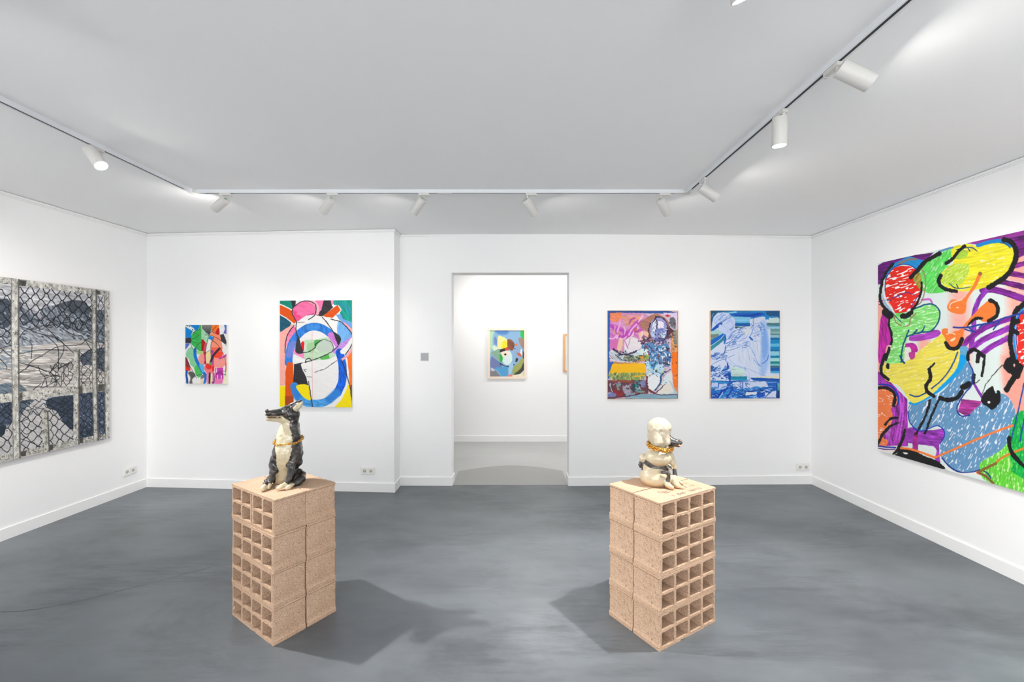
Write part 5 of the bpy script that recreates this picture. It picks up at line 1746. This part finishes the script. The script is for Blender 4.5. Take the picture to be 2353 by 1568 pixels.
pt.run('''
s40 1448b0 e ; 300,1120 380,1100 390,1200
p 0a7a98 v1aa8d0 b4 ; 405,1128 655,1126 660,1180 600,1190 410,1186
p e6e4d0 b8 ; 820,1130 1180,1110 1180,1165 760,1160
p 0f58b8 n.3 a0 L200 b6 ; 700,1150 850,1148 1180,1165 1180,1212 900,1205 760,1195
p 1a66c8 n.5 a0 L160 b6 ; 80,1195 1180,1212 1180,1480 80,1480
p 2a98d8 b5 ; 80,1195 360,1200 350,1240 80,1225
p c8d4f8 r n.1 ; 100,1228 200,1225 205,1330 100,1345 / 215,1240 345,1245 330,1320 215,1335
p d0dcf8 r n.1 ; 440,1215 950,1205 990,1280 1110,1275 1000,1290 700,1310 440,1310
l14 2a60c0 ; 590,1215 592,1300 / 365,1240 370,1310 / 400,1220 410,1320
s10.1 0f50b8 ; 80,1192 360,1205 620,1190 700,1180
s8.6 90c8f0 ; 960,1230 1080,1222 1170,1232
''')
pt.splat(150, (100, 1300, 1110, 1460), ['0f48b8', '1a70c8', '8ab8f4', 'd4e0fa', '2a98d8', '0a3888', 'b8d0fa'], 110, 14, 0, 14)
pt.splat(50, (400, 1230, 720, 1330), ['1f4a88', '2a68c8', '90b8f0', 'e0e8fa'], 50, 8, 30, 80)
pt.run('''
s30 0f38b8 e ; 190,1480 260,1370 370,1310
s40 2a90d8 e ; 250,1470 380,1340
s10.1 c8e4f4 e ; 220,1470 280,1370
s24 0f48c0 e ; 330,1480 430,1330
p e8ecf4 r b5 ; 640,1380 810,1370 810,1412 640,1420
p 1a50d0 b6 ; 815,1410 920,1400 920,1450 815,1455
p d8e0f8 r ; 935,1375 1000,1380 1110,1345 1110,1460 945,1460
s20 2a68b8 e ; 950,1450 1040,1360 1100,1340
p 0a5a98 v123a78 b5 ; 1118,1225 1180,1225 1180,1480 1118,1480
p 88c8d8 v2a9aa0 b8 ; 1135,1235 1180,1230 1180,1350 1138,1350
l7 7a5038 ; 88,96 1168,96 1168,1470 
''')
fin()

# --- chain-link fence painting on the left wall
e0 = plan_hit(0.0, WL[0], Vector(WL[1]).normalized(), Vector((WL[1][1], -WL[1][0])).normalized(), 0.04)
e1 = plan_hit(251.5, WL[0], Vector(WL[1]).normalized(), Vector((WL[1][1], -WL[1][0])).normalized(), 0.04)
vis = (e1 - e0).length
full = 2.0
us = np.concatenate([np.linspace(0, 1 - vis / full, 46, endpoint=False), np.linspace(1 - vis / full, 1, 330)])
pt, fin, info = canvas('painting', 'large grey painting of a torn chain-link fence and pale posts on the left wall', WL,
    0.0, 251.5, (636.0, 668.5), (1063.5, 1008), (7.127, 0, 630), len(us), 470, 'c9c9cd', 7, dep=0.04, jit=3, us=us, ext=(vis - full, 0), edge=M_edgeb)
DN = 'T 1.0452 0 1.0452 1496.7\n'
pt.run('''
p c6c6cb n.35 a10 L120 W30 ; -4000,-800 1900,-100 1900,1700 -4000,2500
f 5f6773 n.7 a40 L70 W22 ; -4000,100 -1500,300 -300,350 0,400 150,430 330,450 450,590 640,640 700,560 900,510 1120,440 1360,440 1430,500 1480,580 1600,590 1720,590 1900,600 1900,1130 1200,1080 700,1140 310,1190 0,1210 -1500,1400 -4000,1700
f 9a9fa6 n.6 a30 L60 W16 b40 ; 0,900 300,850 500,830 700,780 900,830 1200,930 1500,980 1500,1080 1000,1110 300,1190 0,1200
f 4b525c n.4 b8 ; 1120,440 1360,440 1430,500 1480,590 1450,660 1200,640 1120,560
f 474f5a n.6 b16 ; -200,420 0,410 150,440 190,800 0,900 -200,900
f a8a8b2 n.3 b16 ; 350,500 600,600 690,700 600,730 450,620
f 7c838d n.6 a60 L60 W14 b16 ; 690,600 900,520 1100,620 1300,700 1500,800 1300,900 1000,800 760,820
''')
pt.splat(220, (-100, 620, 1720, 1130), ['4a5364', '6f7a8a', 'a9aeb8', '8a93a0', 'b8bac2', '39424f'], 60, 22, 35, 40)
pt.run('''
p c4bfba n.5 a2 L240 W16 b8 ; -4000,1800 -1500,1400 0,1225 310,1200 1000,1120 1400,1075 1520,1100 1900,1200 1900,2000 300,2000 -4000,2600
''')
pt.splat(90, (-50, 1260, 1300, 1880), ['9a9693', 'd6d2cc', 'b0aba6', '85827f', 'e0dcd6'], 260, 22, 2, 5)
pt.splat(24, (-50, 1240, 460, 1560), ['8a98a6', '9aa6b0'], 200, 26, 0, 5)
pt.run('''
f 525b69 n.6 b8 ; 1320,1340 1500,1240 1720,1200 1900,1200 1900,1660 1500,1500 1350,1480
''' + DN + '''
p c6c3c3 n.25 b8 ; -4000,500 1800,400 1800,1250 -4000,2300
f 6a7885 n.6 b6 ; -400,320 0,300 100,270 190,300 200,450 -400,470
f 6a7885 n.5 b6 ; 290,290 420,390 300,410
f 53616f n.6 b8 ; 320,550 540,550 440,690 320,810
f 49566a n.7 a60 L40 W14 r ; 750,520 1150,460 1710,410 1715,1100 1250,1150 1140,1000 1000,930 960,800 860,740 740,640
f 49566a n.6 r ; -500,600 190,570 190,880 100,960 0,1090 -500,1150
f 2a3542 r ; 900,770 1000,800 1150,960 1140,1000 1010,930 940,830 / -60,980 60,960 70,1080 -60,1100
f 364252 r n.5 ; 1250,960 1450,880 1450,1110 1250,1140
''')
pt.splat(150, (-100, 480, 1710, 1100), ['6f8096', '8a98a8', '42526a', '9aa4b2', '3a485c'], 40, 16, 40, 50)
pt.run('f c6c3c3 n.2 r ; 330,820 520,570 720,560 900,740 1000,900 1140,1020 1140,1240 330,1400\nf 364252 r n.5 b6 ; 740,650 760,520 1150,470 1140,990 1010,900 900,730')
pt.t = (1, 0, 1, 0)
pt.net(-1500, 60, 180, 900, 190, 96, '1a1d22', 14, 0.13)
pt.net(315, 205, 1500, 760, 176, 90, '1a1d22', 14.5, 0.075)
pt.net(1590, 350, 1710, 1000, 120, 84, '1d2026', 10, 0.0)
pt.net(1310, 1280, 1500, 1850, 130, 75, '1e2128', 9, -0.15, 14)
pt.net(1595, 1150, 1710, 1850, 110, 70, '1e2128', 9, -0.1, 14)
pt.t = (1.0452, 0, 1.0452, 1496.7)
pt.net(770, 0, 1150, 330, 110, 70, '1e2126', 9, -0.15, 16, keep=.8)
pt.net(310, 560, 1150, 760, 120, 44, '1e2126', 9, -0.08, 22, keep=.85)
pt.net(320, 730, 660, 1380, 180, 82, '1e2126', 12, -0.12, 12)
pt.net(770, 720, 1150, 1240, 165, 76, '1e2126', 12, -0.12, 12)
pt.net(1250, 450, 1450, 1130, 140, 62, '1b1f26', 10, -0.1, 8)
pt.net(1540, 420, 1640, 1080, 120, 60, '1b1f26', 10, -0.1, 8)
pt.net(-700, 560, 190, 1420, 200, 92, '1e2126', 13, -0.14, 14)
pt.run('T 1 0 1 0' + '''
s11 20242a ; 315,1060 380,950 470,900 560,910 700,850 900,830 1060,795 1200,790 1340,770 1500,860 / 310,1020 420,1080 520,1150 510,1390 / 480,910 620,970 750,1010 870,1110 940,1190 960,1300 955,1560 / 760,870 900,1020 1030,1130 1045,1230 1010,1340 940,1450 / 900,820 1080,930 1230,1010 1330,1010 1390,1075 1500,1040 / 420,1560 520,1430 680,1340 840,1240 1000,1180 1280,1165 1370,1120 1390,1080 / 310,1315 480,1270 640,1245 860,1240 1100,1248 / 310,1450 480,1495 640,1550 760,1600 / 700,990 900,1040 1050,1150 1200,1290 / 560,830 680,910 760,830 / 330,860 500,900 640,850 / 1390,1075 1450,1170 1500,1250 / 870,740 1000,800 1180,890 1280,960 / 850,740 960,690 1080,670 1110,750 1160,700 1250,760 1230,860 1260,890 1300,790 1340,840 1400,760 / 1180,900 1200,800 1260,720 / 1395,1075 1500,1130 / 0,980 120,1050 150,960 / -300,900 0,880 180,970 / 0,1230 100,1190 180,1170 / 0,1300 80,1220 / 0,1390 100,1500 110,1560 / 0,1210 90,1280 180,1350
s10 20242a ; 740,830 820,790 900,830 820,880 760,850 / 770,740 860,760 900,700 / 1200,1420 1080,1480 960,1560 / 1180,1450 1060,1500 950,1540 / 1170,1390 1280,1400 1400,1290 1500,1230 / 840,1568 900,1500 960,1450 1000,1520
''' + DN + '''
s10 1f2228 ; 300,120 460,10 / 450,5 600,40 780,110 890,190 / 600,20 640,120 710,200 740,340 / 640,360 690,240 720,200 860,160 940,190 900,230 800,290 660,360 / 780,100 840,60 900,0 / 800,110 860,200 890,290 860,330 / 700,170 800,150 930,160 / 520,380 640,290 / 880,90 870,200 950,330 / 1000,20 1000,150 990,250 / 20,600 100,720 180,800 / 0,800 60,760 120,740 180,790 / 60,680 190,600 / 330,1010 420,1080 560,990 / 330,890 450,830 / 310,1150 440,1190 640,1280
''' + 'T 1 0 1 0' + '''
p e3e1d8 m.62 ms13 n.1 ; -4000,-700 0,42 1795,288 1795,352 1500,330 300,192 0,152 -4000,-300
p 3a3633 m.5 ms13 o.8 b14 ; 312,92 430,110 420,200 312,190 / 1590,268 1640,275 1640,335 1590,340
''' + DN + '''
p e3e1d8 m.62 ms13 ; -4000,1300 0,450 190,430 320,415 1150,338 1450,310 1714,288 1714,402 1250,440 1150,462 320,552 0,592 -4000,1500
p 4a4540 m.5 ms13 o.75 b14 ; 300,430 350,420 350,545 300,550 / 1250,325 1295,325 1295,440 1250,440 / 1535,300 1640,290 1640,400 1535,405
p dedbd0 m.55 ms12 ; -4000,2600 0,1420 340,1348 780,1248 1250,1148 1720,1048 1720,1132 1250,1228 780,1338 340,1434 0,1515 -4000,2900
p 3a3633 m.5 ms13 o.8 b14 ; 320,1350 420,1335 400,1420 320,1430 / 775,1250 840,1240 830,1320 775,1335 / 1250,1150 1300,1140 1295,1215 1250,1225
''' + 'T 1 0 1 0' + '''
p e6e4dc m.63 ms12 n.08 a90 ; -900,-200 -700,-150 -680,1500 -680,3600 -900,3700 / -2300,-400 -2000,-400 -2000,4200 -2300,4200
p e6e4dc m.63 ms12 n.08 a90 ; 185,55 315,80 318,1500 330,2300 342,3040 212,3070 195,2100 180,1200
p e6e4dc m.63 ms11 n.08 a90 ; 1500,245 1585,260 1590,1500 1600,2100 1618,2730 1533,2750 1515,2000 1505,1300
p e6e4dc m.63 ms11 n.08 a90 ; 1706,352 1800,280 1800,2690 1725,2700 1712,1900
p e6e4dc m.6 ms11 n.08 a90 ; 1207,1250 1222,1225 1255,1214 1290,1225 1302,1250 1305,1700 1300,2790 1200,2820 1205,1800
p e0ddd2 m.58 ms11 n.08 a90 ; 682,2250 700,2225 740,2208 780,2230 788,2260 795,2400 815,2900 700,2940 690,2600
s20 33302d o.85 b22 ; 304,90 306,1500 318,2300 330,3040 / 1578,262 1582,1500 1594,2100 1608,2730 / 1296,1250 1298,1700 1292,2790 / 782,2270 790,2500 808,2900
s12 4a4640 o.7 b14 ; 192,70 188,1200 204,2100 220,3060 / 1506,260 1512,1300 1522,2000 1538,2740 / 1712,360 1718,1900 1730,2690
''')
fin()

# --- big marker-like painting on the right wall
f0 = plan_hit(2017.3, WR[0], Vector(WR[1]).normalized(), Vector((WR[1][1], -WR[1][0])).normalized(), 0.04)
f1 = plan_hit(2353.0, WR[0], Vector(WR[1]).normalized(), Vector((WR[1][1], -WR[1][0])).normalized(), 0.04)
vis = (f1 - f0).length
full = 1.80
us = np.concatenate([np.linspace(0, vis / full, 420, endpoint=False), np.linspace(vis / full, 1, 60)])
pt, fin, info = canvas('painting', 'huge bright marker-style painting with red, green and yellow bubbles on the right wall', WR,
    2017.3, 2353.0, (606.5, 528.5), (1036.0, 1131.5), (5.2257, 2003, 520), len(us), 600, 'e4f0ec', 5, dep=0.04, jit=2.6, us=us, ext=(0, full - vis))
DN = 'T 1.0665 0 1.0665 1567.7\n'
pt.run('''
p ffb8a6 b60 ; -40,850 220,900 230,2400 -40,2400 / 560,1300 700,1300 700,1600 560,1600
p ffb8ac b120 ; 950,700 1160,700 1180,1700 950,1700
p ffb4a4 b120 ; 1600,250 2600,100 2600,2400 1640,2300 1560,1700 1640,1000
p f8a898 b60 ; 1560,1560 1900,1560 1900,2300 1620,2200
p 6e1a80 n.5 a-10 L160 W20 ; 70,480 180,400 450,352 750,318 640,410 330,420 180,520 110,700 70,700
p a03aa0 n.25 a-12 L200 W18 ; 1130,205 2000,-10 3400,-300 3400,-100 1840,100 1280,225
p 74207e n.6 a-12 L160 W22 ; 1280,225 1840,100 3400,-120 3400,200 1840,345 1750,390 1700,200 1500,150
s58 8a2a90 n.6 a-14 ; 1690,490 1840,445 2300,330
s66 7a2080 n.7 a12 ; 1620,560 1840,600 2300,720
s72 6e1c78 n.7 a12 ; 1540,660 1840,735 2300,900
s80 7c2690 n.6 a14 ; 1330,765 1500,770 1840,880 2300,1080
s10 ffd0e0 ; 1590,640 1840,690 2200,790 / 1480,720 1840,800
s60 9a3ac0 n.4 a110 ; 1400,750 1290,880 1230,1050 1225,1240 1195,1440
s70 8c2aa0 n.4 a-35 ; 1090,1440 1200,1330 1400,1200 1690,1100
s72 9a38b8 n.4 a-30 ; 1180,1500 1330,1370 1660,1220
s66 9a38b8 n.4 a-30 ; 1310,1540 1450,1440 1670,1330
s6 4a1a60 d.35 ; 1110,1400 1240,1290 1420,1180 / 1210,1480 1360,1330 1640,1190 / 1340,1520 1470,1410 1650,1290 / 1340,790 1500,800 1800,910 / 1550,690 1830,770 / 1700,150 1830,125 / 1720,260 1830,230
f c02aa0 n.4 a80 ; 120,1070 230,1100 260,1240 250,1420 180,1440 150,1600 85,1640 85,1380
s48 b02a98 n.4 ; 390,1435 500,1430 530,1490
s64 c02a98 n.3 ; 490,1460 495,1620
f b848c8 n.4 a-10 ; 480,1300 640,1290 690,1250 800,1250 830,1290 760,1340 560,1380 450,1370
s24 d86ad0 ; 600,885 700,880 728,935
f f4eee4 ; 385,1470 470,1470 460,1590 375,1590
f 1e96e0 n.12 ; 160,640 215,480 330,420 440,368 540,388 630,430 560,540 430,462 300,490 210,590
s28 8a8078 ; 330,452 440,402 535,397
f f02818 g.69 a-18 L95 W15 n.08 ; 380,478 500,500 570,600 595,720 590,820 540,930 460,1010 340,1045 280,1040 240,960 180,870 155,760 175,640 230,540 300,490
s10 2a3a98 ; 160,780 170,640 240,520 330,465 450,465 560,540 597,650
s10 5a2a90 ; 245,865 330,830 420,797 512,825 / 315,830 335,858 / 470,1000 490,940 560,835
s11 1a3aa0 ; 80,905 160,890 240,890 / 90,940 160,920
f a8c4e0 ; 130,800 160,900 240,1000 275,1055 200,1015 140,930
s15 f4f4f4 ; 148,820 190,930 268,1030
f 62dc60 g.70 gcb8f4b0 a-55 L90 W13 n.2 ; 560,520 600,450 700,400 820,330 975,248 960,400 900,460 1000,480 1160,460 1150,560 1080,690 960,770 800,805 660,800 570,740 520,680 510,600
f a0903a n.5 a-50 ; 515,600 560,540 600,640 592,760 540,710
f f8ec30 g.80 gcfdf8b0 a-12 L120 W14 n.14 ; 970,260 1050,213 1180,218 1280,245 1400,210 1560,188 1680,260 1722,330 1700,450 1620,580 1480,680 1350,740 1150,780 1000,775 880,720 815,640 830,570 900,500 980,440 960,380 955,300
f c8e848 g.74 gce8f4a0 a-40 L60 W10 n.2 ; 835,600 960,470 1150,450 1160,560 1080,690 960,720 850,680
f b8e048 n.2 ; 990,345 1080,285 1150,305 1140,370 1060,398 1000,390
s46 1a8ed8 ; 1275,232 1400,195 1560,178 1665,235
s24 5a90c8 ; 810,305 972,252
s14 1a4a8a e ; 1015,285 1080,266 1165,256 / 1150,250 1220,265 1268,303 / 1150,255 1178,298 / 1660,265 1620,215 1540,198
s13 0e5a80 e ; 930,678 980,730 1060,747 1205,728 / 1020,700 1040,745
s14 a0886a ; 580,490 640,600 642,760 600,900 540,950
f 8ae87a g.66 gcd8fccc a-10 L70 W13 n.16 ; 280,1050 420,1040 500,990 620,940 720,930 800,980 820,1060 790,1180 700,1260 600,1290 450,1330 400,1450 370,1640 170,1640 240,1430 230,1300 215,1200 220,1110
f 5cc858 o.6 b10 ; 300,1050 430,1035 480,1000 460,1070 330,1085
s17 0e5a80 ; 500,1000 620,950 720,935 800,990 817,1080 780,1190 700,1262 590,1272 / 445,1250 400,1370 365,1480 355,1640
s19 0e4a80 e ; 640,1190 600,1270 520,1290 415,1330 / 545,1245 490,1305
s14 a08a58 ; 270,1070 290,1150 355,1195 / 385,1202 450,1190 470,1110 530,1050
s10 0e4a80 e ; 270,1060 320,1120 365,1162
f ff8438 n.06 ; 1285,560 1322,568 1260,720 1150,880 1130,1020 1080,1058 980,1042 912,1000 915,940 970,880 1090,882 1200,740 1250,640
c a86a40 ; 1303,572 23,24
s14 ffd8b8 ; 938,985 955,925 1085,880
c fff4e8 ; 1030,978 14,7
f ff8438 n.06 ; 1240,1040 1330,950 1420,890 1500,940 1500,1020 1450,1100 1400,1150 1320,1140 1290,1100 1200,1130 1130,1220 1100,1300 1105,1390 1040,1475 950,1482 890,1410 845,1310 845,1240 915,1232 920,1285 1000,1265 1060,1240 1130,1160
f f8e8c0 ; 940,1370 1003,1335 1000,1360 960,1387
s14 ffd0a0 ; 900,1300 960,1285 1000,1300
''' + DN + '''
p a838b0 n.5 a80 L120 W20 ; 40,150 130,200 400,480 410,1010 40,1010
s16 d060e0 n.3 ; 310,420 330,600 270,950 / 350,520 350,700 310,930
s7 4a1a60 d.3 ; 275,360 270,700 235,950 / 380,600 330,900 / 130,250 240,320
p b03a98 n.6 a5 L120 W16 ; 1010,478 1235,500 1200,610 1060,670 970,620
s30 8a3ab0 ; 1130,270 1250,470
f 9a3ab4 n.5 a10 ; 400,820 480,795 640,830 830,815 815,920 760,1000 775,1275 715,1160 720,1030 520,995 520,1070 460,1070 460,985 400,960
s55 a82a88 n.4 ; 495,880 495,1060
p e6f0ec ; 530,990 700,1010 725,1060 715,1130 600,1100 525,1060
f 6a9cc6 g.755 gcf0f2fa a118 L80 W13 n.08 ; 985,50 1080,70 1140,160 1150,280 1060,380 980,500 958,600 1000,660 1080,665 1160,590 1240,520 1260,420 1400,408 1520,440 1600,560 1612,680 1570,820 1540,950 1440,1080 1300,1140 1230,1200 1220,1300 1080,1305 960,1300 850,1220 780,1120 770,1000 810,920 820,850 760,780 650,800 560,832 480,800 430,720 408,620 430,540 520,530 660,470 860,330
f 6ab0d8 n.15 ; 985,-100 1080,-105 1085,40 1020,130 960,80
f 0aa8f0 ; 985,-20 1075,0 1050,80 960,215 800,365 640,475 500,543 415,530 440,505 520,510 640,450 780,330 930,170 985,40
f fae85c g.80 gcfdf6c0 a-12 L120 W13 n.1 ; 330,70 420,35 450,-10 500,-30 560,-90 700,-190 800,-250 850,-130 900,-75 985,-85 985,40 930,170 780,330 640,450 520,512 440,512 330,350 240,300 150,260 108,170 130,85 230,80
f c84098 ; 415,-40 480,-50 485,10 440,30
s15 1a4a90 ; 965,-50 950,0 900,110 840,200 760,290 690,345 675,362 / 430,430 510,450 610,408
s20 0e4a80 ; 320,-10 335,30 368,72
f ff8448 g.80 gcffe8d8 a15 L60 W10 ; 45,350 150,343 240,390 292,480 280,540 220,580 235,650 220,750 120,890 185,950 160,1005 100,1000 45,1005
f c070c8 n.3 ; 140,830 215,800 190,960 175,900
s20 1a3ab0 ; 45,312 180,320 260,370 302,470 292,545
p f8f0ea ; 45,1012 320,1000 260,1090 45,1060
s18 2a3aa8 ; 60,1005 160,1018 270,1025
s12 5a2a90 ; 60,1030 160,1045 260,1045
s30 b07a4a ; 255,1090 290,1050 340,1030
s34 1b191b r ; 70,352 160,350 230,390 265,450 245,550
s26 1b191b r ; 290,690 210,700 150,770
s34 1b191b r e ; 305,742 200,790 110,900 60,1030
s40 1b191b r e ; 375,820 350,920 300,1030 240,1105
f 1b191b r ; 285,1085 320,1035 420,1040 520,1080 650,1140 760,1190 830,1265 700,1260 300,1140
f f4f0ea ; 350,1080 395,1082 410,1096 375,1100
c 1b191b r ; 182,105 18,33
s34 1b191b r ; 150,-20 112,90 110,190 190,255
s22 1b191b r ; 705,75 650,130
s42 1b191b r ; 648,140 660,250 615,320 625,390 695,445
s28 1b191b r ; 658,495 600,680 500,870
s26 1b191b r ; 775,455 720,560 660,700 600,865
s48 1b191b r ; 770,462 850,488 960,462 1015,398
s72 1b191b r ; 1030,340 1090,312
s44 1b191b r ; 1150,210 1145,290 
s10 1b191b r ; 1145,280 1180,300 1215,260
s40 1b191b r ; 1085,30 1090,-40 1150,-80 1220,-40 1250,-5
s46 1b191b r ; 1200,-20 1190,50
s30 1b191b r ; 1270,-10 1262,80 1240,215
s9 1b191b r ; 1540,30 1400,170 1290,310 1240,420
f 1b191b r ; 1480,110 1550,0 1715,50 1690,180 1640,255 1560,195
c e8b0a8 ; 1605,97 10,18
s62 1b191b r ; 1625,200 1570,290 1520,372
f 1b191b r ; 1245,430 1350,335 1378,380 1400,420 1410,380 1450,410 1440,520 1360,595 1300,560 1238,520
c e8eef4 ; 1320,515 16,14
s15 1a3a98 ; 1090,60 1140,170 1130,310 1060,400 990,500 960,600 1010,668 1105,658
s12 1a3ab0 ; 470,800 560,838 640,812 740,778 812,830 818,900 770,980 / 410,620 430,740 500,820
s15 12308a ; 790,1140 880,1240 1000,1302 1120,1302 1222,1272
s26 f8f4f0 ; 830,1235 900,1290 1000,1325 1180,1312
f 6ad840 g.70 gcc8f8a0 a100 L80 W14 n.2 ; 1230,1190 1400,1090 1520,980 1560,850 1600,700 1720,605 2000,560 3200,800 3200,2200 1440,1470 1350,1410 1260,1380 1222,1290
f 0eb048 g.72 gc60dc70 a100 L90 W12 n.25 ; 1600,690 1720,600 2000,560 3200,800 3200,2100 1700,1370 1590,1220 1540,1000
s17 1a4a98 ; 1715,300 1640,650 1570,940 / 1715,700 1668,955
s24 ff8438 ; 1585,775 1300,882 1000,1012 712,1137 / 712,1137 560,1080 440,1042 330,1030
s26 e08830 ; 1900,960 1500,1120 1390,1205
s32 8a6a30 ; 1395,1203 1195,1303
s26 8a6038 ; 1200,1305 1290,1350 1370,1430
s8 ff7a40 ; 1190,1290 1180,1310 1220,1330
s16 1a3a80 e ; 1260,1290 1310,1320 1345,1375
s46 1b191b r ; 1548,915 1555,1030 1620,1140 1740,1250 1900,1330
''' + 'T 1 0 1 0' + '''
f f03020 g.70 a-20 L80 W14 ; 1850,990 1770,1070 1740,1200 1760,1400 1740,1560 1900,1700 2600,1700 2600,1000
s24 1e90e0 ; 1850,950 1750,1090 1705,1300 1740,1590
s12 2a3ab0 ; 1840,1000 1770,1080 1735,1300 1750,1480
s60 1b191b r ; 1850,920 1730,1020 1690,1180 1665,1380 1700,1600
s60 1b191b r ; 1690,1170 1760,1140 / 1680,1240 1745,1280
s20 2040a0 ; 980,1217 1150,1217 1300,1182 1500,1150 1600,1100 1850,1035
s18 2040a0 e ; 1120,1240 1240,1272 / 1150,1205 1235,1270 / 1290,1215 1345,1178 / 1460,1245 1530,1150
s62 1b191b r ; 1590,162 1680,195 1735,300 1722,420 1640,570 1530,660 1405,735
s50 1b191b r ; 815,325 720,380 640,430 560,520 475,615
s38 1b191b r ; 1115,240 1040,300 980,380 895,448
s44 1b191b r ; 830,595 805,660 830,720 900,760 1015,785
s34 1b191b r ; 255,455 160,580 110,740 105,880 150,980 180,1020
s95 1b191b r ; 170,1035 215,1070
s26 1b191b r ; 597,675 590,800 545,920 480,1010
s58 1b191b r ; 475,1035 420,1080 365,1082
s26 1b191b r ; 212,1105 205,1200 240,1310 235,1420
s36 1b191b r ; 212,1465 170,1600
s44 1b191b r ; 1420,890 1490,930 1515,1000 1490,1090 1405,1140
s36 1b191b r e ; 1335,1105 1250,1110 1155,1190
s46 1b191b r ; 890,1400 930,1460 1010,1472 1060,1420 1085,1350
''')
fin()
